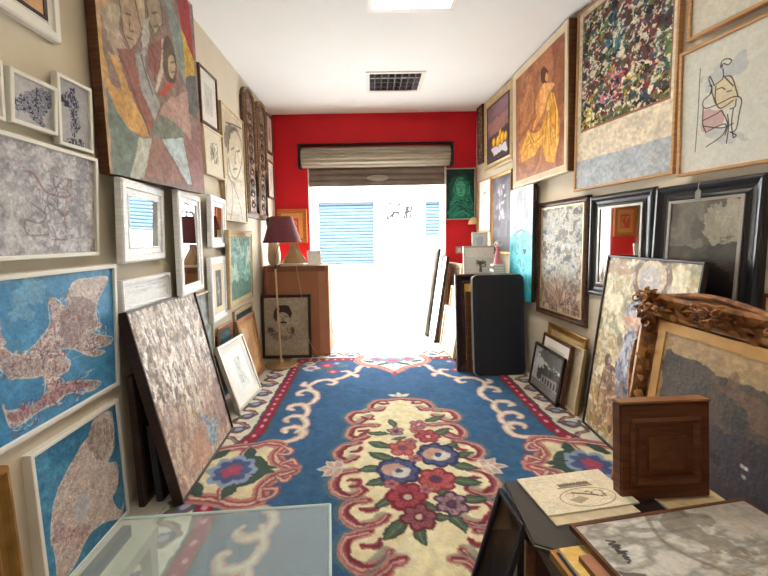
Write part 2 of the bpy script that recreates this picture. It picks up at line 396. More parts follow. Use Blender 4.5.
bm = B(); gx = lambda x, y: (.469 + (x - 385) * .0321, -.004, 2.26 - (y - 205) * .0326)
for s_ in ([(392, 204), (388, 203), (386, 206), (391, 210), (387, 217), (385.5, 219), (389, 218), (394, 212)], [(392, 218), (397, 206), (399, 218)], [(394, 213), (400, 212)], [(396, 206), (401, 204)], [(401, 209), (404, 219), (407, 206)],
           [(404, 213), (411, 211)], [(406, 219), (408.5, 207), (412, 206), (410, 219)]):
    tube(bm, [gx(*p) for p in s_], .034, 6)
obj('graffiti_tag', bm, mat('black_spray_paint', (14, 14, 16), .8), e)

# the raised roller shutter of the shop
e = tag(empty('roller_shutter', (.07, YB, 1.82)), 'grey metal roller shutter rolled half up in the doorway of red wall', 'shutter')
sl_m = mat('galvanised_slat', (176, 166, 150), .42, .55, .12, 5, 0, (1, 8, 8))
sl_d = mat('brown_grey_slat', (142, 128, 118), .5, .4, .12, 5)
def slats(x0, x1, prof_pts):
    bm = B(); a = [bm.verts.new((x0, y, z)) for y, z in prof_pts]; b = [bm.verts.new((x1, y, z)) for y, z in prof_pts]
    for k in range(len(a) - 1): bm.faces.new((a[k], b[k], b[k + 1], a[k + 1]))
    bm.faces.new(a); bm.faces.new(b[::-1]); return bm
p = []
for k in range(6):
    for t in np.linspace(0, 1, 7)[:-1]:
        th = -1.25 + (k + t) / 6 * 2.75
        r = .155 + .012 * abs(math.sin(math.pi * t))
        p.append((.06 - r * math.cos(th), .305 + r * math.sin(th) * .80))
p += [(.12, .42), (.12, .18)]
obj('curtain_roll', slats(-.855, .855, p), sl_m, e)
p = []
for k in range(2):
    z0 = .22 - k * .1
    for t in np.linspace(0, 1, 7)[:-1]: p.append((.055 - .02 * math.sin(math.pi * t), z0 - .1 * t))
p += [(.055, .02), (.075, .02), (.075, .22)]
obj('slat_curtain', slats(-.79, .805, p), sl_d, e)
obj('bottom_bar', box(B(), -.79, .805, .028, .078, -.02, .035, .005), sl_d, e)
lk = obj('lock_plate', lathe(B(), [(.0, -.016), (.075, -.016), (.085, -.006), (.085, 0)], 24), mat('lock_plate_metal', (164, 156, 146), .35, .6), e)
lk.rotation_euler = (R(90), 0, 0); lk.scale = (1.5, .42, 1); lk.location = (.02, .032, .07)
obj('pull_handle', tube(B(), [(-.03, -.03, -.0), (-.03, -.03, -.035), (.03, -.03, -.035), (.03, -.03, 0)], .005), metal_dark, e).location = (.02, .05, -.02)
for sx in (-.868, .862): obj('end_bracket', box(B(), sx - .012, sx + .018, -.12, -.002, .17, .44, .006), mat('black_bracket', (44, 34, 34), .6), e)
obj('roll_hood', box(B(), -.88, .88, -.06, -.002, .44, .452), mat('black_bracket', (44, 34, 34), .6), e)

# ---------------------------------------------------------------- the rug
KR = .944
def rug_art():
    HA, BN, BF = 1.2, -2.2, 2.17        # half width, near end, far end (before the common scale)
    n = 760; half = Art(HA, BF - BN, n, (62, 108, 156)); A = half
    U = lambda pts: [(a / HA, (BF - b) / (BF - BN)) for a, b in pts]
    LM = max(HA, BF - BN)
    def st(pts, w, col, a=1, sm=True, taper=0): A.stroke(U(pts), w * .84 / LM, col, a, sm, taper)
    def po(pts, col, **k): A.poly(U(pts), col, **k)
    def el(c, rx, ry, ang, col, **k): A.ell(U([c])[0], rx / LM, ry / LM, ang, col, **k)
    cream, cream2 = (248, 230, 180), (246, 236, 210)
    rose, dkrose, salmon, pale = (176, 84, 90), (140, 52, 62), (208, 138, 124), (232, 196, 170)
    green, red, navy = (84, 110, 92), (168, 34, 62), (58, 66, 112)
    A.tex([(48, 92, 132), (60, 106, 148), (54, 98, 138)], (60, 60), 5, a=.7)
    # outer border
    po([(1.0, BN), (1.2, BN), (1.2, BF), (1.0, BF)], cream2); po([(0, 1.9), (1.2, 1.9), (1.2, BF), (0, BF)], cream2)
    po([(0, BN), (1.2, BN), (1.2, -1.9), (0, -1.9)], cream2)
    po([(.95, .36), (1.2, .36), (1.2, -.36), (.95, -.36)], cream2)
    for b in np.arange(.36, 2.0, .19):
        for sg in (1, -1):
            o_ = sg * b; k = int(b * 10) % 2
            st([(1.04, o_ - .08), (1.09, o_ - .03), (1.16, o_), (1.15, o_ + .06), (1.09, o_ + .05), (1.05, o_ + .10)], .04, (132, 92, 88))
            st([(1.05, o_ - .07), (1.1, o_ - .03), (1.15, o_)], .014, (196, 150, 132))
            if k: el((1.1, o_ + .09), .055, .035, .3, (92, 104, 142)); el((1.1, o_ + .09), .028, .018, .3, (176, 170, 190))
            st([(1.14, o_ + .07), (1.18, o_ + .12)], .03, (102, 116, 96))
    for a in np.arange(.42, 1.15, .19):
        st([(a - .08, 2.02), (a - .02, 2.09), (a + .05, 2.06), (a + .09, 2.0)], .035, (150, 100, 96)); el((a + .02, 1.98), .05, .035, .2, (110, 120, 150))
    # red band with green edges and pale dots
    band = [(.3, 1.86), (.9, 1.86), (.955, 1.80), (.955, .40), (1.02, .22), (1.09, .0)]
    bandn = [(a, -b) for a, b in band]
    for bd in (band, bandn):
        st(bd, .125, (70, 98, 92), sm=False); st(bd, .088, red, sm=False); st(bd, .05, (180, 48, 74), .6, sm=False)
        P_ = np.array(bd)
        for (p0, p1) in zip(P_[:-1], P_[1:]):
            L_ = np.linalg.norm(p1 - p0)
            for t in np.arange(.04, L_, .085): el(tuple(p0 + (p1 - p0) * t / L_), .013, .017, 0, (228, 170, 176))
    # vine scroll along the blue field
    vines = [[(.84, .30), (.74, .29), (.665, .34), (.67, .43), (.74, .47), (.79, .44), (.775, .40)], [(.70, .40), (.66, .50), (.70, .60), (.78, .62), (.82, .57), (.79, .54)], [(.70, .58), (.68, .70), (.73, .80), (.80, .80), (.83, .745), (.795, .72)],
             [(.72, .78), (.655, .88), (.66, 1.0), (.73, 1.08), (.80, 1.06), (.81, .99), (.77, .98)], [(.70, 1.04), (.745, 1.16), (.70, 1.27), (.60, 1.30), (.53, 1.25), (.55, 1.19), (.59, 1.20)], [(.62, 1.29), (.50, 1.33), (.42, 1.43), (.44, 1.51), (.50, 1.51)],
             [(.43, 1.42), (.36, 1.50), (.33, 1.62), (.27, 1.66), (.24, 1.61)], [(.74, 1.16), (.80, 1.19), (.80, 1.25)], [(.42, 1.43), (.36, 1.40), (.35, 1.35)]]
    for sg in (1, -1):
        f = lambda q: [(a, sg * b) for a, b in q]
        for w_, c_ in ((.078, (182, 128, 132)), (.058, (226, 192, 168)), (.024, (244, 228, 200))):
            for q in vines: st(f(q), w_, c_, taper=.45)
        # floral sprays in the corners
        for (a, b, r, c0, c1) in ((.80, 1.60, .085, (214, 196, 196), (150, 120, 150)), (.66, 1.68, .07, (190, 60, 84), (226, 130, 140)), (.84, 1.74, .06, (226, 206, 190), (170, 100, 110)), (.56, 1.74, .05, (100, 116, 150), (200, 190, 200)), (.58, 1.5, .055, (190, 70, 90), (226, 160, 160))):
            for q in range(6): el((a + r * .6 * math.cos(q * 1.047), sg * b + r * .6 * math.sin(q * 1.047)), r * .48, r * .36, q * 1.047, c0)
            el((a, sg * b), r * .45, r * .45, 0, c1)
        for (a, b, an) in ((.72, 1.56, .4), (.90, 1.66, 1.2), (.74, 1.78, 2.2), (.5, 1.66, .2), (.62, 1.58, 1.4)): el((a, sg * b), .07, .028, an * sg, (96, 120, 104), point=.5)
        # cartouche at the end
        eo = [(0, 1.44), (.06, 1.52), (.13, 1.60), (.24, 1.66), (.33, 1.73), (.36, 1.83), (.32, 1.95), (.0, 1.99)]
        po(f(eo), cream2)
        for w_, c_ in ((.085, salmon), (.035, rose), (.014, pale)): st(f(eo[:-1]), w_, c_)
        for (a, b, r) in ((0, 1.80, .11), (.16, 1.84, .08)):
            for q in range(7): el((a + r * .6 * math.cos(q * .9), sg * b + r * .6 * math.sin(q * .9)), r * .45, r * .32, q * .9, (150, 150, 172))
            el((a, sg * b), r * .4, r * .4, 0, (206, 110, 120))
        el((.1, sg * 1.7), .07, .025, .5, green); el((.25, sg * 1.78), .07, .025, -.5, green); st(f([(0, 1.44), (0, 1.38)]), .05, rose, sm=False)
        # cartouche at the middle of the side
        so = [(1.2, .17), (1.06, .22), (.953, .235), (.85, .272), (.762, .235), (.775, .14), (.72, .055), (.615, .0)]
        po(f(so + [(1.2, 0)]), cream)
        for w_, c_ in ((.10, salmon), (.055, rose), (.018, pale)): st(f(so[:-1] + [(.64, .012)]), w_, c_)
        for q in ([(.762, .235), (.70, .20), (.70, .15), (.76, .15)], [(.72, .055), (.665, .09), (.64, .05)], [(.953, .225), (.97, .15), (.91, .13)]): st(f(q), .05, rose, taper=.4); st(f(q), .02, pale, taper=.4)
        for (a, b, an, l) in ((.86, .09, .6, .09), (.93, .16, 1.3, .07), (1.10, .15, -1, .07), (.83, .02, 0, .09)): el((a, sg * b), l, .034, -an * sg, (74, 96, 84), point=.5)
    for q in range(8): el((.975 + .075 * math.cos(q * .785), .095 * .85 * math.sin(q * .785)), .062, .045, -q * .785, (150, 172, 206))
    for q in range(8): el((.975 + .06 * math.cos(q * .785), .075 * .85 * math.sin(q * .785)), .045, .032, -q * .785, (86, 104, 150))
    for q in range(5): el((.975 + .03 * math.cos(q * 1.257), .03 * math.sin(q * 1.257)), .028, .022, -q * 1.257, (190, 78, 106))
    # medallion
    mo = [(0, .885), (.08, .875), (.19, .845), (.235, .73), (.345, .685), (.38, .56), (.325, .48), (.37, .36), (.32, .275), (.39, .235), (.425, .14), (.375, .05), (.40, 0), (.38, -.03), (.405, -.15), (.33, -.235), (.335, -.3), (.345, -.37), (.26, -.43), (.33, -.48), (.325, -.58), (.25, -.66), (.31, -.75), (.2, -.85), (0, -.95)]
    po(mo + [(0, .885)], cream, sm=False, cols=[(242, 222, 170), (255, 240, 190), (250, 230, 180)], f=(40, 40))
    sc = [[(-.01, .885), (.08, .862), (.18, .835), (.228, .73), (.16, .69), (.125, .73)], [(.235, .675), (.34, .66), (.378, .565), (.31, .51), (.215, .60)], [(.172, .466), (.32, .46), (.365, .355), (.30, .295), (.24, .33)],
          [(.285, .255), (.38, .225), (.416, .137), (.36, .07), (.30, .105)], [(.288, -.02), (.385, -.055), (.408, -.155), (.335, -.222), (.262, -.19), (.28, -.15)], [(.235, -.25), (.322, -.27), (.338, -.345), (.265, -.415), (.18, -.388), (.148, -.35)],
          [(.225, -.445), (.315, -.478), (.325, -.56), (.25, -.625), (.172, -.6), (.142, -.55)], [(.09, -.59), (.14, -.60), (.18, -.65), (.28, -.74), (.3, -.80), (.2, -.88), (.05, -.95)]]
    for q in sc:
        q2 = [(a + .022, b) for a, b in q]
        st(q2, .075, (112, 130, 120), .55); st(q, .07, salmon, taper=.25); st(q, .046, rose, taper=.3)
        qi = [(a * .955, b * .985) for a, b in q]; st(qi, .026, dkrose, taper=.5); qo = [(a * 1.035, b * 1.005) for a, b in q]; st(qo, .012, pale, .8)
    for q in ([(.33, .31), (.27, .36), (.24, .40), (.30, .40)], [(.34, .16), (.29, .17), (.28, .21)], [(.34, -.10), (.29, -.10), (.285, -.14), (.32, -.15)], [(.27, -.31), (.21, -.31), (.20, -.28)], [(.26, -.52), (.20, -.52), (.19, -.49)], [(.16, .80), (.10, .79), (.1, .82)], [(.29, .60), (.25, .56), (.20, .56)]):
        st(q, .04, rose, taper=.4); st(q, .016, dkrose)
    for an, l in ((0, .115), (.62, .1), (-.62, .1), (1.15, .07), (-1.15, .07)):
        c_ = (.385 + l * .55 * math.cos(an), .004 + l * .55 * math.sin(an)); el(c_, l * .6, .03, -an, (238, 226, 206), point=.6); el(c_, l * .5, .02, -an, (216, 172, 156), point=.6)
    for an in (.5, 1.57): el((.0 + .05 * math.cos(an), .93 + .03 * math.sin(an)), .045, .02, -an, (236, 222, 204), point=.5)
    # mirror the half, then the bouquet
    full = Art(2 * HA, BF - BN, n, (0, 0, 0)); full.c = np.concatenate([half.c[:, ::-1], half.c[:, 1:]], 1); full.nx = full.c.shape[1]; full.ny = full.c.shape[0]
    full.X, full.Y = np.meshgrid(np.linspace(0, full.ax, full.nx), np.linspace(0, full.ay, full.ny))
    A = full
    T = lambda p: ((p[0] - .2 + HA) / (2 * HA), (BF - (p[1] - 1.935)) / (BF - BN))
    def e2(c, rx, ry, ang, col, **k): A.ell(T(c), rx / LM, ry / LM, -ang, col, **k)
    leaves = [(.409, 2.476, .075, .5), (.124, 2.427, .06, 1.8), (.03, 2.297, .07, 3.0), (.033, 2.166, .08, 2.7), (.153, 2.235, .05, .3), (.04, 2.045, .085, 2.7), (-.015, 1.93, .075, 3.3), (.025, 1.825, .08, 3.5), (.43, 2.303, .075, .6), (.46, 2.142, .06, .8), (.508, 2.05, .07, .3), (.475, 1.942, .085, -.3),
              (.459, 1.81, .085, -.2), (.33, 1.735, .07, -.6), (.05, 1.674, .07, 3.7), (.465, 1.679, .07, .1), (.358, 1.545, .07, -1.2), (.287, 1.57, .05, 0), (.189, 1.472, .065, -1.4), (.085, 1.504, .085, 3.9), (.237, 1.642, .06, -.6), (.325, 2.0, .07, -.5)]
    for x, y, l, an in leaves:
        e2((x, y), l, l * .44, an, (58, 72, 64), point=.45); e2((x, y), l * .86, l * .33, an, (84, 106, 82), point=.45); e2((x, y), l * .7, .004, an, (130, 140, 110))
    def flower(x, y, r, out, inn, ctr, n=6, a0=0):
        r *= .84
        for q in range(n):
            an = a0 + q * 2 * math.pi / n; e2((x + r * .6 * math.cos(an), y + r * .6 * math.sin(an)), r * .46, r * .42, an, out)
        for q in range(n):
            an = a0 + q * 2 * math.pi / n; e2((x + r * .56 * math.cos(an), y + r * .56 * math.sin(an)), r * .33, r * .27, an, inn)
        for q in range(n):
            an = a0 + q * 2 * math.pi / n
            for da in (-.22, .22): A.stroke([T((x + r * .3 * math.cos(an + da), y + r * .3 * math.sin(an + da))), T((x + r * .66 * math.cos(an + da), y + r * .66 * math.sin(an + da)))], .007 / LM, out, .6)
        e2((x, y), r * .36, r * .34, 0, out); e2((x, y), r * .22, r * .2, 0, ctr)
    flower(.295, 2.404, .075, (150, 72, 84), (206, 136, 138), (230, 200, 190), 5)
    flower(.139, 2.325, .065, (120, 70, 90), (196, 150, 150), (90, 60, 80), 5, .4)
    flower(.334, 2.256, .095, (150, 44, 56), (190, 84, 92), (226, 190, 170), 6)
    flower(.165, 2.127, .10, (176, 62, 66), (214, 116, 108), (90, 90, 130), 5, .3)
    for (x, y, r) in ((.363, 2.054, .14), (.126, 1.911, .14)):
        flower(x, y, r, (54, 58, 98), (84, 92, 136), (226, 206, 196), 8); e2((x - .02, y + .01), .07, .055, .2, (214, 160, 140)); e2((x + .015, y - .015), .055, .04, .6, (232, 220, 206)); e2((x + .0, y), .02, .02, 0, (70, 80, 120))
    flower(.318, 1.833, .115, (150, 46, 58), (198, 96, 96), (70, 70, 120), 6, .2)
    flower(.15, 1.709, .12, (140, 36, 52), (184, 72, 84), (206, 196, 170), 6)
    flower(.356, 1.654, .095, (84, 52, 80), (178, 136, 140), (110, 60, 90), 6, .5)
    flower(.195, 1.572, .1, (110, 44, 58), (160, 84, 92), (220, 190, 160), 6, .2)
    for p in ((.23, 2.02), (.25, 1.76), (.22, 2.2), (.08, 1.8), (.26, 2.33)): flower(p[0], p[1], .045, (166, 80, 88), (214, 140, 130), (90, 80, 110), 5)
    A.c = A.c * np.array([.80, .80, .80]); A.c = A.c * .88 + A.c.mean(2, keepdims=True) * .12; A.warp(.0016, 90, 4); A.grain(.05, 160, 4)
    return A
A = rug_art()
def rugz(co, ny, nx):
    z = .0105 + .002 * (noise(ny, nx, 30, 18, 3) - .5).ravel()
    i = np.arange(ny * nx).reshape(ny, nx); ed = np.concatenate([i[0], i[-1], i[:, 0], i[:, -1]]); z[ed] = .0008
    co[:, 2] = z; co[:, 0] = np.minimum(co[:, 0], xr(co[:, 1]) - .012); return co
rug = grid_mesh('rug', A, (.2 - 1.2) * KR, (.2 + 1.2) * KR, (1.935 - 2.2) * KR, (1.935 + 2.17) * KR, .01, WOOL, None, True, rugz)
tag(rug, 'large blue and cream floral wool rug with red border covering shop floor', 'rug')

# ---------------------------------------------------------------- what is painted on each picture
G = lambda v: (v, v, v)
def a_ink(A):
    A.tex([(176, 174, 176), (196, 194, 194)], (4, 4), 2)
    A.poly([(0.007,0.632),(0.282,0.337),(0.683,0.081),(0.955,0.111),(0.95,0.392),(0.747,0.738),(0.782,0.935),(0.591,0.958),(0.376,0.793),(0.135,0.777)], 0, sm=True, jit=.05, cols=[(44, 50, 72), (90, 96, 116), (214, 212, 216), (52, 58, 84), (150, 150, 160)], f=(26, 26), con=2.4)
    return A
def a_stat(A):
    A.tex([(168, 166, 168), (182, 180, 182)], (4, 4), 2); C = [(40, 44, 62), (100, 104, 120), (206, 206, 208), (52, 56, 78)]
    for p in ([(0.348,0.107),(0.568,0.047),(0.578,0.17),(0.357,0.232)], [(0.1,0.275),(0.39,0.188),(0.682,0.265),(0.615,0.466),(0.703,0.64),(0.43,0.874),(0.347,0.702),(0.37,0.421),(0.116,0.405)], [(0.233,0.905),(0.736,0.874),(0.78,0.988),(0.176,1.028)],):
        A.poly(p, 0, sm=True, jit=.03, cols=C, f=(30, 20), con=2.4)
    return A
def a_grey(A):
    A.tex([(150, 146, 150), (178, 174, 176), (196, 194, 194), (166, 162, 166)], (7, 7), 4, 2.2)
    A.spots((206, 204, 204), 30, .6, 8, .5); A.spots((128, 122, 128), 24, .66, 9, .5)
    for k, c in enumerate([(120, 84, 84), (96, 88, 96), (140, 120, 90), (70, 66, 76), (150, 100, 96)]): A.scrib((.48 + .02 * k, .25, .85, .86), 5, .008, c, 30 + k, .55)
    A.stroke([(0.377,0.262),(0.46,0.267),(0.545,0.407),(0.691,0.438),(0.772,0.396)], .016, (130, 92, 92), .6, True)
    A.stroke([(0.431,0.53),(0.54,0.623),(0.492,0.707),(0.385,0.688),(0.403,0.815),(0.558,0.812)], .012, (104, 96, 84), .6, True)
    return A
RELIEF = [(140, 116, 114), (206, 192, 186), (170, 140, 136), (226, 218, 212), (130, 108, 110), (196, 172, 166), (216, 206, 200), (160, 124, 122)]
def a_blue(A):
    A.tex([(64, 132, 178), (80, 148, 192), (70, 138, 184)], (5, 5), 5, 2)
    A.poly([(0.244,0.137),(0.298,0.038),(0.369,0.011),(0.461,0.042),(0.437,0.136),(0.343,0.176),(0.356,0.273),(0.301,0.315),(0.239,0.243)], (150, 190, 212), .45, True, .04)
    A.poly([(0.141,0.372),(0.228,0.465),(0.293,0.48),(0.405,0.403),(0.457,0.329),(0.454,0.199),(0.505,0.169),(0.577,0.235),(0.64,0.077),(0.775,0.062),(0.94,0.07),(0.922,0.14),(0.832,0.277),(0.84,0.42),(0.88,0.459),(0.795,0.501),(0.978,0.594),(0.931,0.64),(0.803,0.632),(0.899,0.69),(0.801,0.69),(0.699,0.629),(0.618,0.567),(0.52,0.538),(0.56,0.61),(0.591,0.654),(0.566,0.709),(0.5,0.723),(0.529,0.789),(0.69,0.841),(0.846,0.924),(0.762,0.956),(0.569,0.883),(0.482,0.902),(0.363,0.899),(0.289,0.915),(0.205,0.921),(0.176,0.867),(0.159,0.749),(0.164,0.788),(0.259,0.831),(0.385,0.821),(0.402,0.679),(0.337,0.66),(0.22,0.608),(0.148,0.522),(0.053,0.458),(0.059,0.344)],
           0, sm=True, jit=.016, cols=RELIEF, f=(34, 34), con=1.9, edge=(214, 206, 200), ew=.008)
    for k, b in enumerate(((0.537,0.154,0.712,0.341), (0.645,0.238,0.811,0.459), (0.47,0.282,0.611,0.467), (0.682,0.467,0.915,0.659), (0.387,0.397,0.541,0.55), (0.26,0.468,0.413,0.644), (0.137,0.44,0.27,0.602), (0.407,0.562,0.552,0.767), (0.39,0.733,0.567,0.926), (0.196,0.769,0.359,0.976), (0.574,0.788,0.789,0.969))):
        A.scrib(b, 7, .006, (232, 224, 218), 60 + k, .75); A.scrib(b, 6, .007, (104, 78, 82) if k < 7 else (130, 58, 74), 90 + k, .7)
    A.poly([(0.123,0.147),(0.157,0.197),(0.167,0.294),(0.193,0.381),(0.154,0.394),(0.099,0.358)], 0, sm=True, jit=.01, cols=RELIEF, f=(22, 22))
    A.poly([(0.64,0.077),(0.775,0.062),(0.933,0.077),(0.821,0.229),(0.715,0.275),(0.628,0.192)], (214, 206, 200), .55, True, .02)
    A.scrib((0.474,0.183,0.858,0.64), 26, .006, (226, 218, 212), 7, .5); A.poly([(0.519,0.315),(0.635,0.194),(0.793,0.246),(0.799,0.409),(0.682,0.467),(0.565,0.495)], 0, .55, True, .03, cols=[(110, 88, 90), (170, 146, 142), (96, 78, 84), (150, 120, 118)], f=(40, 40))
    A.poly([(0.366,0.821),(0.572,0.82),(0.818,0.916),(0.569,0.883),(0.382,0.889),(0.222,0.895),(0.208,0.849)], 0, .6, True, .02, cols=[(130, 70, 84), (190, 150, 150), (120, 60, 76)], f=(40, 40))
    A.poly([(0.152,0.445),(0.242,0.507),(0.359,0.582),(0.321,0.624),(0.221,0.59),(0.141,0.502)], 0, .5, True, .02, cols=[(120, 100, 100), (220, 212, 206), (110, 92, 94)], f=(44, 44))
    return A
def a_sea(A):
    A.tex([(62, 128, 168), (92, 156, 190), (72, 138, 178)], (5, 5), 15, 2)
    A.poly([(0.777,0.021),(0.922,0.054),(0.94,0.202),(0.909,0.369),(0.806,0.446),(0.927,0.521),(0.906,0.707),(0.81,0.781),(0.917,0.952),(0.974,0.907),(0.908,1.0),(0.7,0.903),(0.507,0.86),(0.389,0.896),(0.309,0.953),(0.203,0.984),(0.1,0.946),(0.1,0.773),(0.086,0.593),(0.125,0.451),(0.206,0.329),(0.331,0.246),(0.483,0.165),(0.6,0.126),(0.673,0.039)], 0, sm=True, jit=.014, cols=[(222, 210, 202), (196, 170, 164), (238, 232, 226), (184, 150, 148), (242, 238, 232), (210, 190, 184)], f=(14, 22), con=2.2, edge=(228, 220, 212), ew=.008)
    A.poly([(0.647,0.076),(0.891,0.105),(0.897,0.312),(0.751,0.393),(0.584,0.213)], 0, .7, True, .02, cols=[(120, 104, 98), (190, 176, 168), (150, 128, 120)], f=(26, 26))
    A.poly([(0.423,0.501),(0.541,0.666),(0.387,0.708),(0.309,0.567)], (206, 216, 224), .6, True, .02)
    A.poly([(0.129,0.516),(0.255,0.688),(0.514,0.817),(0.396,0.854),(0.205,0.786),(0.133,0.668)], 0, .5, True, .05, cols=[(152, 92, 100), (206, 180, 176), (140, 84, 92)], f=(26, 40)); A.scrib((0.663,-0.013,0.88,0.406), 16, .006, (226, 220, 214), 11, .7)
    return A
def a_abst(A):
    q = lambda pts, col, **k: A.poly(pts, col, jit=.006, **k)
    A.tex([(148, 120, 112), (132, 112, 108), (158, 132, 122)], (4, 4), 3)
    q([(-0.041,0.162),(0.079,0.101),(0.196,0.295),(0.03,0.398),(0.02,0.668),(0.067,0.758),(0.01,1.022),(-0.075,1.031)], (196, 160, 122))
    q([(0.02,0.668),(0.117,0.766),(0.262,0.819),(0.143,1.011),(0.014,1.012)], (112, 132, 124))
    q([(0.03,0.398),(0.198,0.281),(0.169,0.421),(0.218,0.483),(0.127,0.55),(0.065,0.47)], (184, 168, 146))
    q([(-0.044,0.415),(-0.012,0.449),(0.018,0.474),(0.058,0.658),(0.162,0.658),(0.265,0.714),(0.36,0.795),(0.294,0.81),(0.165,0.796),(0.081,0.748),(0.02,0.668),(-0.019,0.559)], (206, 158, 92), sm=False)
    q([(0.067,0.531),(0.13,0.53),(0.219,0.643),(0.361,0.787),(0.286,0.766),(0.159,0.671)], (206, 158, 92))
    q([(0.13,0.498),(0.294,0.459),(0.351,0.567),(0.484,0.666),(0.422,0.761),(0.361,0.787),(0.221,0.636)], (146, 92, 84))
    q([(0.105,0.088),(0.733,-0.231),(0.852,0.016),(0.589,0.167),(0.284,0.26),(0.138,0.331)], (150, 142, 128))
    q([(0.184,0.287),(0.317,0.24),(0.372,0.356),(0.308,0.427),(0.248,0.476),(0.197,0.418)], (178, 154, 128), edge=(92, 74, 60), ew=.006)
    q([(0.32,0.218),(0.418,0.178),(0.415,0.292),(0.363,0.352)], (196, 176, 148), edge=(92, 74, 60), ew=.005)
    q([(0.429,0.209),(0.509,0.126),(0.584,0.154),(0.594,0.241),(0.498,0.327),(0.446,0.294)], (172, 156, 126), edge=(92, 74, 60), ew=.006)
    q([(0.391,0.301),(0.442,0.265),(0.437,0.37),(0.373,0.476),(0.356,0.397)], (190, 190, 184))
    q([(0.292,0.473),(0.394,0.413),(0.377,0.51),(0.5,0.632),(0.428,0.726),(0.313,0.612)], (160, 164, 164), edge=(120, 110, 104), ew=.004)
    q([(0.428,0.401),(0.564,0.312),(0.531,0.458),(0.462,0.534),(0.412,0.493)], (140, 86, 78))
    q([(0.562,0.32),(0.635,0.285),(0.577,0.445),(0.471,0.597),(0.453,0.584),(0.531,0.458)], (204, 190, 172))
    q([(0.471,0.597),(0.533,0.587),(0.666,0.501),(0.649,0.463)], (196, 82, 56))
    A.poly([(0.576,0.346),(0.636,0.28),(0.713,0.325),(0.716,0.444),(0.664,0.491),(0.57,0.485)], (92, 76, 62), 1, True)
    A.poly([(0.633,0.382),(0.688,0.357),(0.707,0.407),(0.664,0.47),(0.62,0.456)], (188, 164, 136), 1, True)
    q([(0.611,0.038),(0.82,0.192),(0.851,0.407),(0.825,0.456),(0.726,0.369),(0.665,0.2)], (134, 150, 148))
    q([(0.76,-0.026),(0.95,0.009),(0.964,0.293),(0.82,0.192)], (168, 42, 42))
    q([(0.821,0.188),(0.964,0.293),(0.96,0.372),(0.832,0.416)], (214, 172, 62))
    q([(0.833,0.412),(0.97,0.369),(1.005,0.498),(0.952,0.6),(0.846,0.587)], (92, 96, 98))
    q([(0.471,0.677),(0.598,0.579),(0.846,0.485),(0.854,0.741),(0.728,0.704)], (186, 150, 140))
    q([(0.428,0.726),(0.501,0.67),(0.73,0.696),(0.749,0.734),(0.48,0.789),(0.382,0.798)], (116, 128, 118))
    q([(0.382,0.803),(0.48,0.789),(0.79,0.973),(0.285,0.991)], (152, 112, 102))
    q([(0.262,0.819),(0.391,0.804),(0.278,0.992),(0.14,1.013)], (190, 194, 184))
    q([(0.48,0.789),(0.74,0.734),(0.822,0.97),(0.758,0.971)], (186, 204, 208), edge=(90, 80, 76), ew=.004)
    q([(0.74,0.734),(0.854,0.741),(0.989,0.583),(1.088,0.987),(0.83,0.976)], (144, 104, 102))
    for p in ([(0.144,0.526),(0.203,0.574),(0.273,0.671),(0.361,0.787)], [(0.23,0.334),(0.273,0.324)], [(0.255,0.351),(0.257,0.39),(0.287,0.382)], [(0.228,0.427),(0.28,0.42)], [(0.479,0.239),(0.539,0.211)], [(0.49,0.293),(0.543,0.268)], [(0.335,0.445),(0.362,0.507),(0.426,0.605)], [(0.653,0.399),(0.703,0.381)], [(0.652,0.445),(0.695,0.43)], [(0.428,0.401),(0.477,0.444),(0.462,0.534)],):
        A.stroke(p, .006, (76, 60, 54), .85, True)
    A.tex([(120, 100, 92), (190, 174, 158)], (30, 30), 9, 1.6, .16)
    return A
def a_sketch(ink, bg, boxes, seed, n=16, wd=.012, mount=None):
    def f(A):
        A.c[:] = bg
        if mount: A.poly([(mount[0], mount[1]), (mount[2], mount[1]), (mount[2], mount[3]), (mount[0], mount[3])], mount[4])
        for k, b in enumerate(boxes): A.scrib(b, n, wd, ink, seed + k, .75)
        return A
    return f
def a_tall(A):
    A.tex([(206, 192, 164), (190, 178, 152), (216, 204, 180)], (5, 8), 6)
    D = (70, 60, 52)
    A.poly([(0.116,0.31),(0.17,0.193),(0.368,0.127),(0.616,0.11),(0.766,0.136),(0.52,0.174),(0.336,0.259),(0.26,0.382)], (104, 94, 82), .8, True, .03)
    for p in ([(0.279,0.305),(0.384,0.177),(0.611,0.131),(0.863,0.181),(0.941,0.314),(0.8,0.474),(0.547,0.599),(0.309,0.564),(0.227,0.442)], [(0.381,0.347),(0.517,0.31)], [(0.643,0.332),(0.799,0.303)], [(0.58,0.34),(0.534,0.443),(0.595,0.446)], [(0.435,0.522),(0.624,0.496)], [(0.184,0.137),(0.519,0.098),(0.947,0.066)], [(0.167,0.467),(0.205,0.611),(0.48,0.663)], [(0.334,0.656),(0.341,0.828),(0.206,0.987)], [(0.399,0.67),(0.651,0.811),(0.776,0.969)], [(0.094,0.695),(0.067,0.88)],):
        A.stroke(p, .014, D, .85, True)
    A.scrib((0, .6, 1, .95), 16, .008, (128, 112, 92), 5, .6)
    return A
def a_teal(A):
    A.tex([(96, 150, 140), (130, 178, 164), (86, 132, 126), (150, 184, 168)], (5, 5), 4, 2); A.spots((196, 206, 184), 10, .66, 5, .6); A.spots((60, 92, 84), 8, .7, 6, .6)
    A.poly([(0, .8), (.5, .72), (1, .84), (1, 1), (0, 1)], (70, 104, 92), .7, True, .05); return A
def a_deep(A): A.tex([(20, 60, 68), (34, 92, 100), (14, 44, 54)], (5, 5), 4, 2); return A
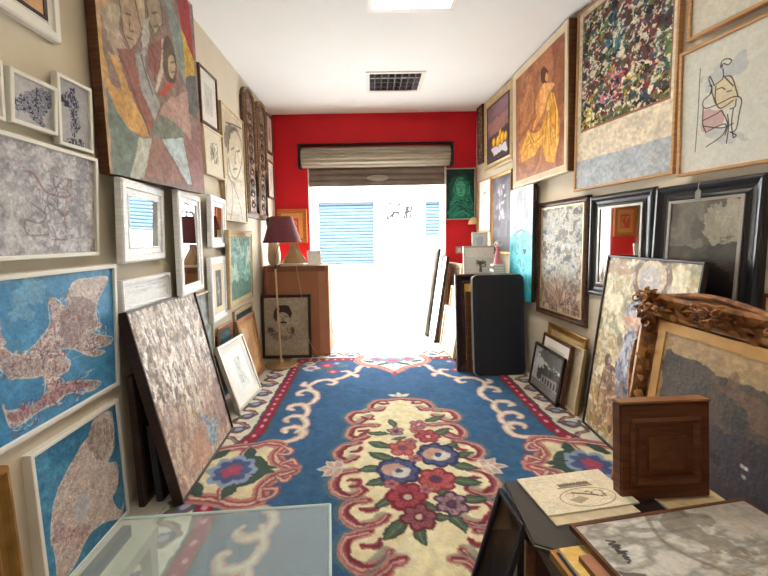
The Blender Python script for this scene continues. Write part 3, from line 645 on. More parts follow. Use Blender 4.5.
def a_rustic(A):
    A.tex([(124, 102, 88), (206, 192, 178), (160, 138, 122), (236, 228, 220), (140, 116, 102), (216, 202, 188)], (36, 18), 12, 2.6)
    A.spots((246, 242, 236), 36, .60, 3, .85, (1.4, .6)); A.spots((92, 76, 66), 34, .68, 4, .6, (1.4, .5))
    lo = np.clip((A.Y / A.ay - .48 + .35 * (A.N(5, 7) - .5)) * 4, 0, 1)[..., None]
    A.c = A.c * (1 - lo * .75) + lo * .75 * A.mix([(178, 150, 128), (204, 180, 156), (146, 112, 96), (190, 162, 140), (160, 126, 110)], (9, 9), 21, 2.2)
    A.poly([(.52, .80), (.66, .74), (.74, .84), (.7, .96), (.56, .92)], 0, .85, True, .05, cols=[(90, 126, 156), (170, 190, 200), (104, 110, 120)], f=(34, 34))
    A.poly([(.3, .86), (.5, .78), (.58, .9), (.4, 1)], (188, 136, 112), .6, True, .05); A.poly([(.78, .7), (1, .6), (1, .9), (.8, .9)], (112, 84, 84), .5, True, .05)
    A.stroke([(.35, .55), (.45, .5), (.55, .56), (.52, .66), (.4, .68), (.35, .55)], .012, (206, 190, 140), .6, True)
    return A
def a_greyblue(A): A.tex([(128, 136, 132), (154, 160, 152), (112, 118, 116)], (4, 4), 8, 2); A.spots((196, 198, 188), 6, .68, 2, .5); return A
def a_tree(A):
    A.c[:] = (228, 228, 222); A.poly([(.3, .16), (.72, .16), (.76, .8), (.3, .82)], (206, 208, 200), .6, True, .03)
    A.scrib((.36, .2, .66, .75), 40, .01, (104, 112, 100), 3, .6); A.stroke([(.5, .4), (.5, .78)], .014, (90, 94, 86)); return A
def a_tan(A): A.tex([(196, 150, 104), (214, 172, 124)], (4, 4), 3); A.poly([(.3, .3), (.7, .25), (.7, .75), (.35, .8)], (168, 120, 82), .6, True, .06); return A
def a_orange(A):
    A.c[:] = (226, 160, 92); A.poly([(.2, .2), (.8, .2), (.8, .8), (.2, .8)], (206, 74, 46)); A.scrib((.3, .3, .7, .75), 8, .03, (236, 214, 170), 4, .7); return A
def a_greenfig(A):
    A.tex([(10, 44, 42), (16, 62, 56), (8, 34, 34)], (4, 4), 3, 2); g = (42, 132, 108)
    A.poly([(0.1,0.468),(0.174,0.233),(0.499,0.131),(0.825,0.213),(0.958,0.476),(0.923,0.74),(0.362,0.735)], (22, 84, 72), .8, True, .03)
    A.poly([(0.221,0.522),(0.36,0.208),(0.565,0.168),(0.808,0.317),(0.828,0.581),(0.961,0.794),(0.963,0.996),(0.1,0.987),(0.118,0.706)], 0, 1, True, .02, cols=[(20, 88, 74), (48, 140, 114), (24, 100, 84)], f=(9, 14))
    A.poly([(0.36,0.287),(0.546,0.241),(0.677,0.327),(0.66,0.5),(0.501,0.556),(0.38,0.471)], (78, 168, 138), .9, True); D = (8, 40, 38)
    for p in ([(0.407,0.355),(0.491,0.346)], [(0.566,0.352),(0.65,0.363)], [(0.528,0.367),(0.51,0.441),(0.557,0.452)], [(0.445,0.493),(0.585,0.494)], [(0.268,0.681),(0.548,0.631),(0.83,0.713)], [(0.175,0.892),(0.455,0.736),(0.831,0.899)], [(0.362,0.894),(0.643,0.791),(0.924,0.846)],): A.stroke(p, .012, D, .8, True)
    for p in ([(0.23,0.469),(0.36,0.234),(0.583,0.179)], [(0.128,0.733),(0.361,0.629),(0.502,0.657)], [(0.827,0.344),(0.847,0.528),(0.961,0.741)], [(0.269,0.946),(0.549,0.843),(0.832,0.952)],): A.stroke(p, .012, (110, 196, 164), .7, True)
    return A
def a_fruit(A):
    A.grad((150, 120, 126), (84, 68, 86)); A.tex([(190, 130, 110), (110, 92, 110), (150, 110, 112)], (2, 5), 3, 2, .6); A.poly([(0, .55), (1, .5), (1, 1), (0, 1)], (66, 54, 66), .85, jit=.02)
    A.poly([(0.179,0.768),(0.395,0.766),(0.887,0.785),(0.97,0.926),(0.879,0.959),(0.708,0.888),(0.342,0.932)], (216, 212, 220), 1, False, .01)
    for c, rx, ry in (((0.321, 0.674), 16, 26), ((0.529, 0.696), 18, 32), ((0.726, 0.684), 16, 36), ((0.877, 0.685), 12, 26), ((0.629, 0.581), 9, 30)):
        A.ell(c, rx / 4.8 * .026, ry / 4.8 * .016, .25, (150, 96, 20)); A.ell((c[0] - .01, c[1]), rx / 4.8 * .021, ry / 4.8 * .0135, .25, (226, 172, 40)); A.ell((c[0] - .025, c[1] - .02), rx / 4.8 * .007, ry / 4.8 * .007, .25, (246, 216, 110))
    A.stroke([(0.628,0.509),(0.706,0.422),(0.744,0.415)], .012, (110, 100, 50)); return A
def a_drape(A):
    A.tex([(164, 106, 68), (190, 128, 84), (142, 86, 54), (176, 116, 76)], (3, 3), 4, 2); A.poly([(.0, 0), (.14, 0), (.06, 1), (0, 1)], (130, 78, 48), .5); A.poly([(.8, 0), (1, 0), (1, 1), (.86, 1)], (128, 72, 46), .5, jit=.03)
    A.poly([(0.571,0.157),(0.621,0.107),(0.702,0.163),(0.719,0.237),(0.655,0.26),(0.593,0.235)], (78, 46, 30), 1, True, .01)
    A.poly([(0.686,0.183),(0.726,0.223),(0.703,0.256),(0.663,0.234)], (216, 152, 96), 1, True)
    A.poly([(0.622,0.253),(0.695,0.271),(0.834,0.322),(0.812,0.348),(0.736,0.369),(0.689,0.422),(0.64,0.485),(0.539,0.54),(0.413,0.604),(0.44,0.528),(0.494,0.488),(0.463,0.397),(0.503,0.328)], (226, 164, 98), 1, True, .004)
    A.poly([(0.494,0.488),(0.463,0.397),(0.503,0.328),(0.563,0.312),(0.547,0.431),(0.556,0.523),(0.413,0.604)], (196, 130, 72), .7, True)
    A.poly([(0.774,0.365),(0.835,0.41),(0.873,0.503),(0.932,0.642),(0.913,0.816),(0.842,0.961),(0.681,0.915),(0.596,0.747),(0.45,0.818),(0.153,0.835),(0.111,0.722),(0.307,0.56),(0.431,0.627),(0.591,0.625),(0.673,0.524),(0.705,0.427)], 0, 1, False, .008, cols=[(206, 140, 40), (236, 182, 78), (184, 116, 34), (244, 200, 104), (214, 150, 52)], f=(24, 3), con=2)
    for p in ([(0.812,0.411),(0.859,0.573),(0.848,0.836)], [(0.756,0.459),(0.777,0.651),(0.741,0.882)], [(0.698,0.527),(0.679,0.678),(0.639,0.81)], [(0.346,0.579),(0.441,0.695),(0.617,0.663),(0.678,0.556)], [(0.196,0.739),(0.346,0.693),(0.531,0.733)],): A.stroke(p, .012, (150, 92, 28), .6, True)
    for p in ([(0.835,0.434),(0.888,0.598),(0.877,0.858)], [(0.729,0.451),(0.731,0.656),(0.692,0.856)], [(0.307,0.588),(0.45,0.725),(0.642,0.695)], [(0.647,0.279),(0.656,0.377),(0.594,0.463)],): A.stroke(p, .012, (250, 216, 132), .6, True)
    return A
def a_splash(A):            # a plain splattered abstract panel over a pale ground
    A.c[:] = (226, 214, 192)
    A.poly([(0, .84), (1, .84), (1, 1), (0, 1)], (174, 182, 190), 1, jit=.004); A.tex([(160, 168, 178), (230, 224, 212)], (12, 12), 3, 1.2, .10)
    M = Art(A.ax, A.ay, A.nx if A.ax > A.ay else A.ny, (66, 58, 50)); M.nx, M.ny = A.nx, A.ny; M.X, M.Y = A.X, A.Y; M.c = np.ones_like(A.c) * (70, 62, 52)
    M.tex([(40, 36, 36), (104, 92, 70), (140, 126, 96), (58, 52, 48)], (14, 14), 2, 2.4)
    sd = 20
    for col, f, th, k in (((150, 40, 60), 5, .60, 1), ((196, 178, 50), 6, .69, 2), ((56, 128, 156), 6, .70, 3), ((112, 140, 60), 6, .66, 4)): M.spots(col, f, th, sd + k, .9)
    M.poly([(.5, .28), (.8, .2), (.86, .45), (.6, .52)], 0, .85, True, .08, cols=[(130, 36, 52), (96, 40, 60), (150, 60, 70)], f=(14, 14))
    M.poly([(.55, .5), (.72, .45), (.82, .68), (.58, .72)], 0, .85, True, .08, cols=[(130, 150, 60), (206, 190, 60), (96, 120, 60)], f=(14, 14))
    M.poly([(.3, .42), (.46, .38), (.46, .55), (.3, .58)], 0, .85, True, .08, cols=[(190, 60, 100), (226, 150, 180), (150, 40, 70)], f=(14, 14))
    M.poly([(.42, .16), (.6, .12), (.58, .28), (.42, .3)], (54, 124, 156), .8, True, .08); M.poly([(.78, .36), (.92, .34), (.9, .44), (.8, .46)], (216, 222, 228), .9, True, .05)
    M.poly([(.1, .08), (.26, .05), (.26, .16), (.12, .18)], (206, 186, 70), .8, True, .06)
    M.spots((120, 24, 40), 22, .64, 44, .9); M.spots((60, 52, 44), 40, .62, 45, .8); M.spots((222, 210, 184), 34, .655, 41, .95); M.spots((24, 22, 26), 34, .66, 42, .95); M.spots((236, 230, 214), 60, .68, 43, .9); M.spots((96, 100, 60), 46, .70, 46, .8); M.spots((40, 70, 92), 50, .72, 47, .8); M.warp(.012, 30, 5)
    m = ((A.X / A.ax > .055) & (A.X / A.ax < .955) & (A.Y / A.ay > .04) & (A.Y / A.ay < .665)).astype(float)
    fr = ((A.X / A.ax > .045) & (A.X / A.ax < .965) & (A.Y / A.ay > .03) & (A.Y / A.ay < .677)).astype(float)
    A.put((slice(None), slice(None)), fr, (150, 104, 78)); A.c = A.c * (1 - m[..., None]) + M.c * m[..., None]
    return A
def a_seat(A):
    A.c[:] = (222, 222, 216); A.poly([(0.247,0.249),(0.423,0.192),(0.666,0.187),(0.671,0.29),(0.458,0.332),(0.345,0.389)], (188, 196, 204), .7, True, .05)
    A.poly([(0.358,0.348),(0.528,0.335),(0.604,0.5),(0.441,0.557),(0.354,0.458)], (220, 208, 176), .9, True, .01); A.poly([(0.244,0.534),(0.44,0.546),(0.457,0.66),(0.272,0.678)], (206, 170, 172), .9, True, .02); A.poly([(0.283,0.715),(0.504,0.692),(0.699,0.816),(0.453,0.814)], (190, 192, 196), .6, True, .03)
    for p in ([(0.413,0.223),(0.423,0.181),(0.457,0.174),(0.502,0.187),(0.519,0.209),(0.487,0.225),(0.441,0.202),(0.425,0.227)], [(0.437,0.239),(0.446,0.302),(0.418,0.325),(0.355,0.342)], [(0.446,0.302),(0.525,0.326),(0.58,0.451),(0.593,0.488)], [(0.355,0.342),(0.309,0.263),(0.298,0.286),(0.333,0.385),(0.243,0.435),(0.264,0.499),(0.409,0.498),(0.549,0.481),(0.626,0.518),(0.61,0.628),(0.589,0.73),(0.54,0.747)], [(0.373,0.352),(0.372,0.463),(0.428,0.538),(0.55,0.507)], [(0.245,0.495),(0.244,0.615),(0.279,0.691)], [(0.279,0.696),(0.475,0.668),(0.461,0.749),(0.29,0.814)], [(0.5,0.603),(0.515,0.694),(0.499,0.823)], [(0.554,0.572),(0.542,0.678),(0.564,0.791)], [(0.441,0.559),(0.503,0.669),(0.484,0.754)], [(0.315,0.403),(0.331,0.34),(0.3,0.332)], [(0.441,0.202),(0.419,0.212)], [(0.463,0.312),(0.545,0.399)], [(0.386,0.382),(0.432,0.381),(0.468,0.404)], [(0.486,0.426),(0.53,0.429)], [(0.333,0.39),(0.373,0.485)], [(0.577,0.506),(0.569,0.559),(0.52,0.565)], [(0.534,0.741),(0.591,0.778),(0.564,0.791)], [(0.251,0.639),(0.447,0.693),(0.559,0.681)], [(0.249,0.593),(0.383,0.572),(0.44,0.555)],):
        A.stroke(p, .008, (58, 54, 56), .9, True)
    A.stroke([(0.199,0.167),(0.189,0.533),(0.169,0.836)], .007, (90, 92, 96), .9); return A
def a_blankprint(A): A.c[:] = (220, 218, 210); A.stroke([(.16, .55), (.17, .72)], .012, (150, 90, 80)); A.scrib((.3, .2, .8, .7), 10, .006, (120, 118, 116), 4, .5); return A
def a_dusk(A):
    A.tex([(92, 88, 80), (118, 112, 100), (76, 70, 64)], (4, 4), 4, 2)
    A.poly([(0.466,0.15),(0.597,0.044),(0.895,0.009),(1.123,0.051),(1.149,0.409),(0.76,0.424),(0.556,0.382),(0.459,0.266)], (164, 158, 140), .8, True, .08); A.poly([(0.75,0.026),(1.066,-0.004),(1.121,0.178),(0.851,0.248)], (178, 172, 154), .6, True, .08)
    A.poly([(0.347,0.234),(0.412,0.163),(0.497,0.238),(0.49,0.382),(0.388,0.396)], (62, 56, 52), .7, True, .04); A.poly([(-0.078,0.444),(0.397,0.47),(0.76,0.424),(1.214,0.404),(1.306,1.169),(0.033,1.37)], 0, .95, False, .02, cols=[(66, 56, 46), (48, 40, 34), (88, 76, 58)], f=(5, 5))
    A.poly([(0.611,0.668),(0.785,0.631),(0.991,0.81),(1.15,0.693),(1.26,0.789),(1.306,1.169),(0.663,1.27)], (26, 22, 22), .9, True, .04); A.scrib((0.771,0.355,0.945,0.423), 8, .008, (70, 62, 54), 3, .8)
    return A
def a_meadow(A):
    A.tex([(112, 106, 90), (206, 198, 176), (150, 146, 126), (226, 218, 196), (96, 96, 88), (180, 176, 160)], (16, 16), 9, 2.6); A.spots((70, 74, 72), 16, .66, 4, .8); A.spots((190, 196, 206), 16, .7, 5, .6)
    m = np.clip((A.Y / A.ay - .6) * 5, 0, 1)[..., None]; A.c = A.c * (1 - m * .8) + m * .8 * A.mix([(120, 92, 76), (196, 164, 140), (90, 70, 62), (210, 184, 160)], (20, 10), 14, 2.4)
    r = np.random.RandomState(4)
    for k in range(46):
        an = -1.57 + r.randn() * .75; l = .18 + .2 * r.rand(); A.stroke([(.5, .95), (.5 + l * .4 * math.cos(an), .95 + l * .4 * math.sin(an)), (.5 + l * 1.3 * math.cos(an), .95 + l * math.sin(an) + .03)], .007, [(216, 190, 166), (96, 74, 66), (170, 136, 116)][k % 3], .8, True)
    return A
def a_aqua(A):
    A.grad((224, 234, 236), (60, 190, 206)); A.poly([(0, .46), (.5, .36), (1, .46), (1, 1), (0, 1)], 0, .85, True, .03, cols=[(58, 186, 204), (104, 210, 220), (40, 164, 186)], f=(5, 5))
    D = (70, 84, 92)
    A.poly([(.28, .06), (.72, .04), (.78, .30), (.66, .40), (.34, .40), (.2, .30)], (150, 150, 156), .8, True, .03); A.poly([(.38, .1), (.62, .09), (.66, .28), (.5, .34), (.34, .28)], 0, .9, True, .05, cols=[(236, 220, 220), (190, 150, 160), (240, 240, 240)], f=(14, 14))
    for p in ([(.14, .56), (.2, .44), (.5, .38), (.8, .43), (.88, .56)], [(.3, .46), (.42, .46), (.44, .56), (.34, .6), (.26, .54), (.3, .46)], [(.6, .48), (.74, .48), (.76, .56), (.64, .58), (.6, .48)], [(.42, .68), (.5, .64), (.56, .7)], [(.62, .66), (.7, .72), (.62, .74)], [(.46, .8), (.56, .8), (.5, .86), (.58, .9)]): A.stroke(p, .012, D, .85, True)
    A.poly([(.64, .55), (.76, .55), (.7, .60)], (50, 60, 70), .9, True); return A
def a_nightflower(A):
    A.tex([(86, 80, 90), (110, 102, 110), (70, 64, 74)], (4, 4), 4, 2); r = np.random.RandomState(5)
    for k in range(34):
        c = (.36 + .16 * r.randn() * .8 + .12, .12 + .45 * r.rand()); A.ell(c, .028 + .02 * r.rand(), .016, r.rand() * 3, [(206, 200, 204), (176, 168, 178), (140, 126, 130)][k % 3], .85)
    A.stroke([(.45, .5), (.5, .72), (.48, .9)], .02, (66, 70, 60), .8, True); A.poly([(0, .82), (1, .8), (1, 1), (0, 1)], (60, 54, 62), .7); return A
def a_tinysketch(A): A.c[:] = (236, 232, 222); A.scrib((.3, .15, .7, .85), 14, .014, (120, 116, 112), 5, .8); return A
def a_palm(A):
    A.grad((222, 222, 220), (200, 204, 208)); A.poly([(0, 0), (1, 0), (1, .42), (0, .36)], (234, 232, 228), .8); A.poly([(.44, .98), (.46, .7), (.52, .7), (.54, .98)], (86, 80, 66), 1); A.ell((.49, .62), .11, .06, 0, (70, 82, 56)); A.scrib((.36, .52, .64, .78), 14, .02, (60, 74, 50), 4, .8); return A
def a_pale(A): A.c[:] = (226, 230, 232); A.poly([(.25, .3), (.75, .25), (.7, .75), (.3, .8)], (176, 196, 214), .8, True, .05); return A
def a_houses(A):
    A.tex([(206, 208, 204), (180, 184, 184)], (4, 4), 4); A.poly([(.2, .05), (.95, .0), (1, .3), (.5, .3), (.2, .2)], (90, 92, 90), .8, True, .06); A.poly([(.2, .55), (.45, .38), (.95, .4), (1, .75), (.3, .8)], 0, .9, True, .06, cols=[(40, 42, 40), (84, 88, 84), (58, 60, 58)], f=(14, 14))
    A.poly([(.36, .62), (.9, .56), (.92, .8), (.36, .82)], (160, 160, 156), .9)
    for k in range(5): A.poly([(.42 + k * .1, .66 - k * .005), (.47 + k * .1, .66 - k * .005), (.47 + k * .1, .78), (.42 + k * .1, .78)], (60, 60, 60))
    A.poly([(0, .82), (1, .8), (1, 1), (0, 1)], (120, 122, 120), .9); return A
def a_etch(A): A.c[:] = (214, 208, 196); A.poly([(.2, .5), (.8, .5), (.8, .75), (.2, .75)], (110, 104, 98), .8, jit=.02); A.scrib((.18, .45, .82, .78), 14, .02, (66, 62, 58), 4, .8); return A
def a_madonna(A):
    A.tex([(184, 164, 122), (206, 190, 150), (164, 144, 104), (220, 208, 174)], (7, 7), 4, 2.2); A.spots((130, 132, 100), 7, .62, 5, .6); A.spots((236, 228, 196), 12, .66, 6, .6)
    A.poly([(0, .72), (.3, .66), (1, .74), (1, 1), (0, 1)], 0, .8, False, .04, cols=[(150, 116, 70), (196, 160, 104), (120, 92, 62)], f=(9, 9))
    A.poly([(.0, 0), (.3, 0), (.2, .1), (0, .12)], (150, 112, 88), .6, True, .06)
    q = lambda p, c, **k: A.poly(p, c, **k)
    C = (0.554, 0.087); A.ell(C, .135, .115, 0, (124, 98, 78)); A.ell(C, .10, .09, 0, (206, 186, 152)); A.ell((C[0] - .01, C[1] + .01), .075, .07, 0, (176, 166, 160))
    q([(0.406,0.181),(0.547,0.148),(0.685,0.144),(0.768,0.241),(0.779,0.355),(0.632,0.379),(0.404,0.363),(0.317,0.315)], 0, sm=True, jit=.01, cols=[(196, 186, 182), (150, 146, 152), (214, 196, 184)], f=(14, 14))
    q([(0.352,0.228),(0.513,0.17),(0.492,0.231),(0.344,0.27)], (92, 96, 112), a=.7, sm=True, jit=.02)
    q([(0.332,0.302),(0.561,0.299),(0.689,0.316),(0.685,0.358),(0.492,0.349),(0.338,0.343)], (206, 160, 134), sm=True); q([(0.41,0.379),(0.758,0.35),(0.813,0.473),(0.741,0.676),(0.628,0.769),(0.371,0.725),(0.312,0.644),(0.348,0.498)], 0, sm=True, jit=.012, cols=[(112, 118, 140), (158, 162, 178), (92, 92, 112), (184, 186, 196)], f=(20, 9), con=2)
    q([(0.371,0.661),(0.601,0.639),(0.704,0.687),(0.648,0.821),(0.49,0.834),(0.386,0.763)], 0, sm=True, jit=.02, cols=[(92, 84, 92), (140, 128, 128), (70, 62, 70)], f=(18, 18))
    c = (0.202, 0.576); A.ell(c, .032, .038, 0, (104, 80, 64)); q([(0.159,0.626),(0.26,0.594),(0.333,0.617),(0.358,0.707),(0.361,0.792),(0.394,0.927),(0.344,0.938),(0.303,0.809),(0.259,0.923),(0.181,0.965),(0.234,0.808),(0.172,0.713)], 0, sm=True, jit=.005, cols=[(132, 98, 76), (164, 124, 94), (110, 82, 66)], f=(14, 14)); q([(0.164,0.636),(0.131,0.758),(0.148,0.857),(0.157,0.762)], (130, 96, 74), sm=True)
    q([(0.27,0.432),(0.319,0.398),(0.357,0.444),(0.308,0.474)], (132, 118, 92), sm=True); A.spots((236, 232, 222), 40, .68, 9, .5)
    return A
def a_mount(A):
    A.grad((166, 140, 102), (190, 156, 110)); A.tex([(162, 138, 100), (194, 162, 116)], (3, 5), 3, 1.6, .5)
    q = lambda p, c, **k: A.poly(p, c, **k)
    q([(0.014,0.068),(0.059,0.074),(0.116,0.08),(0.147,0.076),(0.188,0.073),(0.222,0.09),(0.248,0.102),(0.288,0.095),(0.326,0.11),(0.371,0.094),(0.41,0.101),(0.467,0.106),(0.608,0.118),(0.819,0.18),(0.818,0.647),(-0.023,1.898)], 0, jit=.012, cols=[(70, 64, 60), (92, 82, 72), (60, 55, 54)], f=(5, 5))
    q([(0.249,0.107),(0.288,0.097),(0.349,0.104),(0.412,0.15),(0.467,0.185),(0.415,0.214),(0.336,0.171)], (118, 92, 76), a=.75, sm=True, jit=.04); q([(0.103,0.085),(0.189,0.078),(0.17,0.144),(0.106,0.16)], (84, 74, 64), a=.6, sm=True, jit=.03)
    q([(-0.015,0.459),(0.203,0.315),(0.315,0.29),(0.426,0.274),(0.549,0.226),(0.661,0.45),(0.33,0.973),(-0.023,1.131)], (64, 58, 66), a=.85, sm=True, jit=.03); q([(0.037,0.441),(0.169,0.364),(0.245,0.369),(0.327,0.355),(0.254,0.421),(0.116,0.448)], (46, 42, 44), a=.8, sm=True, jit=.05)
    for p in ((0.383, 0.366), (0.396, 0.367), (0.394, 0.398)): A.ell(p, .007, .006, 0, (206, 200, 196))
    return A
def a_manhead(A):
    A.tex([(150, 136, 118), (164, 150, 130)], (3, 3), 4); q = lambda p, c, **k: A.poly(p, c, **k); D = (58, 46, 42)
    q([(0.075,0.502),(0.192,0.558),(0.332,0.65),(0.57,0.642),(0.646,0.527),(0.692,0.564),(0.615,0.726),(0.329,0.741),(0.141,0.666)], (110, 96, 84), a=.6, sm=True, jit=.03); q([(0.258,0.305),(0.308,0.241),(0.499,0.222),(0.563,0.302),(0.568,0.418),(0.518,0.508),(0.43,0.561),(0.336,0.523),(0.282,0.432)], (172, 156, 134), sm=True)
    q([(0.212,0.269),(0.277,0.161),(0.421,0.127),(0.577,0.165),(0.621,0.274),(0.589,0.364),(0.553,0.291),(0.441,0.257),(0.306,0.291),(0.273,0.414),(0.227,0.377)], D, sm=True, jit=.012); q([(0.359,0.422),(0.435,0.409),(0.511,0.424),(0.491,0.446),(0.387,0.444)], D, sm=True)
    for p in ([(0.324,0.335),(0.391,0.329)], [(0.457,0.326),(0.533,0.334)], [(0.428,0.344),(0.417,0.394),(0.445,0.402)], [(0.395,0.473),(0.481,0.475)], [(0.327,0.523),(0.295,0.613),(0.142,0.647)], [(0.498,0.525),(0.543,0.606),(0.666,0.618)],): A.stroke(p, .01, D, .85, True)
    q([(0.09,0.502),(0.17,0.528),(0.167,0.593),(0.106,0.571)], D, a=.6, sm=True, jit=.03); q([(0.603,0.52),(0.688,0.535),(0.677,0.593),(0.61,0.585)], D, a=.6, sm=True, jit=.03)
    return A
def a_card(A):
    A.tex([(214, 200, 172), (222, 208, 182)], (3, 3), 4); D = (84, 70, 56)
    A.poly([(.36, .28), (.72, .30), (.72, .40), (.36, .38)], (110, 94, 76), .35, jit=.01)
    for k in range(9):
        u = .37 + k * .04; A.stroke([(u, .30 + .01 * (k % 2)), (u + .012, .37), (u + .024, .31), (u + .03, .38)], .014, D, .9)
    A.stroke([(.34, .405), (.73, .415)], .012, D, .9)
    t = np.linspace(0, 2 * math.pi, 40); A.stroke([(.56 + .30 * math.cos(x), .70 + .24 * math.sin(x)) for x in t], .008, (120, 102, 80), .95)
    A.poly([(.34, .72), (.48, .66), (.56, .74), (.42, .84)], (150, 134, 110), .8); A.stroke([(.44, .56), (.56, .62), (.68, .70)], .022, D, .9); A.scrib((.58, .56, .76, .74), 8, .01, D, 4, .8)
    for p in ([(.34, .6), (.40, .56), (.44, .6), (.4, .66)], [(.62, .86), (.7, .80), (.78, .84), (.74, .90)], [(.33, .80), (.4, .88), (.5, .9)]): A.stroke(p, .006, (150, 130, 104), .9, True)
    for k in range(2): A.stroke([(.06, .10 + .07 * k), (.3, .11 + .07 * k)], .006, (150, 134, 110), .7)
    return A
def a_storm(A):
    A.tex([(170, 166, 160), (206, 202, 194), (140, 134, 126), (190, 184, 176)], (3, 9), 6, 2); A.poly([(.42, .05), (.55, -.02), (.69, .06), (.62, .2), (.68, .3), (.5, .28)], (116, 106, 94), .6, True, .06); A.poly([(.5, .5), (.9, .25), (1, .5), (.8, .8)], (132, 120, 106), .55, True, .1)
    A.poly([(.2, .75), (.5, .6), (.62, .75), (.4, .95)], (224, 218, 206), .7, True, .1); A.poly([(.66, .0), (1, -.05), (1, .3), (.74, .2)], (186, 176, 162), .8, True, .06); A.stroke([(.4, .0), (.34, .2), (.45, .4)], .02, (104, 92, 80), .5, True)
    for pts in ([(.085, .12), (.12, .135), (.08, .145), (.125, .16), (.082, .165)], [(.10, .165), (.115, .175), (.085, .18), (.10, .19), (.085, .195), (.13, .20), (.082, .205)], [(.10, .21), (.115, .215), (.09, .225), (.11, .235), (.088, .24), (.105, .25), (.085, .265)]):
        A.stroke(pts, .009, (48, 44, 44), .95, True)
    A.poly([(.0, .29), (.11, .33), (.12, .42), (.0, .40)], (74, 72, 76), .85, jit=.01)
    return A
def a_white(A): A.c[:] = (236, 234, 228); return A
def a_arch(A):
    A.tex([(96, 76, 62), (140, 116, 94), (70, 54, 46)], (8, 18), 5, 2.2); A.spots((176, 150, 118), 18, .62, 6, .8); A.spots((52, 38, 32), 16, .66, 7, .8); return A

# ---------------------------------------------------------------- pictures on the left wall
P = {'ink': (-1.083, 1.259, 1.554, 88.677, -4.342, 0.168, 0.163),
     'stat': (-1.083, 1.431, 1.531, 88.622, -2.639, 0.158, 0.246),
     'grey': (-1.079, 1.241, 1.134, 91.227, -3.478, 0.52, 0.378),
     'blue': (-1.082, 1.259, 0.577, 90.524, -2.485, 0.608, 0.518),
     'abst': (-1.018, 1.907, 1.465, 84.366, 0.68, 0.714, 1.06),
     'l9': (-1.082, 2.652, 1.965, 88.665, -0.059, 0.268, 0.367),
     'l10': (-1.077, 2.695, 1.632, 88.87, 0.943, 0.319, 0.324),
     'tall': (-1.081, 3.09, 1.336, 90.871, -0.0, 0.512, 0.872),
     'archA': (-1.08, 3.512, 1.393, 89.176, 0.14, 0.324, 1.16),
     'archB': (-1.085, 3.84, 1.391, 89.963, -1.097, 0.328, 1.155),
     'l13': (-1.084, 4.218, 2.137, 89.429, -0.391, 0.237, 0.407),
     'l14': (-1.084, 4.209, 1.645, 90.252, -0.0, 0.265, 0.407),
     'mir1': (-1.08, 1.776, 1.094, 91.452, -2.238, 0.415, 0.359),
     'mir2': (-1.074, 2.213, 0.879, 86.65, -0.565, 0.378, 0.584),
     'mir3': (-1.085, 2.652, 1.139, 90.025, -1.511, 0.352, 0.351),
     'l18': (-1.072, 1.801, 0.88, 93.453, -0.268, 0.436, 0.141),
     'l19': (-1.073, 2.627, 0.629, 93.489, -0.469, 0.3, 0.447),
     'teal': (-1.072, 3.093, 0.672, 92.279, -1.528, 0.633, 0.595),
     'teal2': (-1.09, 3.177, 0, 90, 0.3, 0.46, 0.62),
     'seablue': (-1.077, 1.345, 0.0, 91.131, 1.382, 0.43, 0.516),
     'rustic': (-0.862, 1.906, 0.0, 91.835, 12.2, 0.673, 0.888),
     'l23': (-1.082, 2.385, 0.405, 90.821, 0.072, 0.28, 0.452),
     'draw': (-0.892, 2.657, -0.0, 84.882, 17.156, 0.399, 0.467),
     'brown': (-0.975, 3.085, 0.0, 90.04, 8, 0.43, 0.548),
     'greenB': (1.045, 4.398, 1.388, 0.196, 0.097, 0.347, 0.588),
     'orangeB': (-0.918, 4.4, 1.15, 0.0, 0.026, 0.349, 0.393),
     'r1': (1.224, 4.257, 1.995, -83.902, -1.206, 0.149, 0.618),
     'fruit': (1.262, 3.809, 1.87, -85.673, -0.617, 0.669, 0.719),
     'drape': (1.31, 3.016, 1.612, -87.686, -1.084, 0.875, 0.98),
     'conn': (1.425, 2.216, 1.474, -79.803, -0.285, 0.691, 1.131),
     'r5': (1.495, 1.603, 2.048, -77.712, -0.734, 0.39, 0.56),
     'seat': (1.496, 1.615, 1.447, -78.46, -1.837, 0.407, 0.559),
     'blkA': (1.448, 2.217, 0.796, -83.597, -0.09, 0.485, 0.631),
     'blkB': (1.474, 1.701, 0.792, -80.766, 1.69, 0.477, 0.621),
     'orn': (1.386, 2.769, 0.559, -84.06, 0.0, 0.601, 0.884),
     'bluet': (1.302, 3.282, 0.634, -87.557, 0.075, 0.44, 0.967),
     'flow': (1.278, 3.727, 1.008, -84.737, -0.416, 0.45, 0.792),
     'r11': (1.236, 4.129, 1.234, -83.193, -0.11, 0.316, 0.57),
     'table': (1.072, 3.07, -0.0, 4.348, 5.331, 0.44, 0.845),
     'ornD': (1.01, 3.197, 0.0, 2.733, 5.709, 0.55, 0.846),
     'gbld': (1.233, 2.685, -0.0, -89.858, 9.128, 0.443, 0.339),
     'ornG': (0.84, 0.8, 0, -90, 6.6, 1.0, 0.97),
     'gold': (1.284, 1.91, -0.0, -92.492, 6.6, 0.694, 1.052),
     'portr': (-0.855, 3.64, 0, 0, 3, 0.49, 0.63)}
GL, GR, GF = 'pictures hung on the left wall', 'pictures hung on the right wall', 'pictures leaning on the floor'
pic('framed_drawing', 'small white-framed ink picture of a dark heart-like blot on grey', P['ink'], .014, .025, 'flat', white_fr, a_ink, 110, group=GL, cm=PRINT)
pic('framed_drawing', 'small upright white-framed ink picture of a statue-like dark figure', P['stat'], .013, .025, 'flat', white_fr, a_stat, 120, group=GL, cm=PRINT)
pic('framed_painting', 'grey abstract painting with tangled line figures in thin white frame', P['grey'], .014, .03, 'flat', white_fr, a_grey, 190, group=GL)
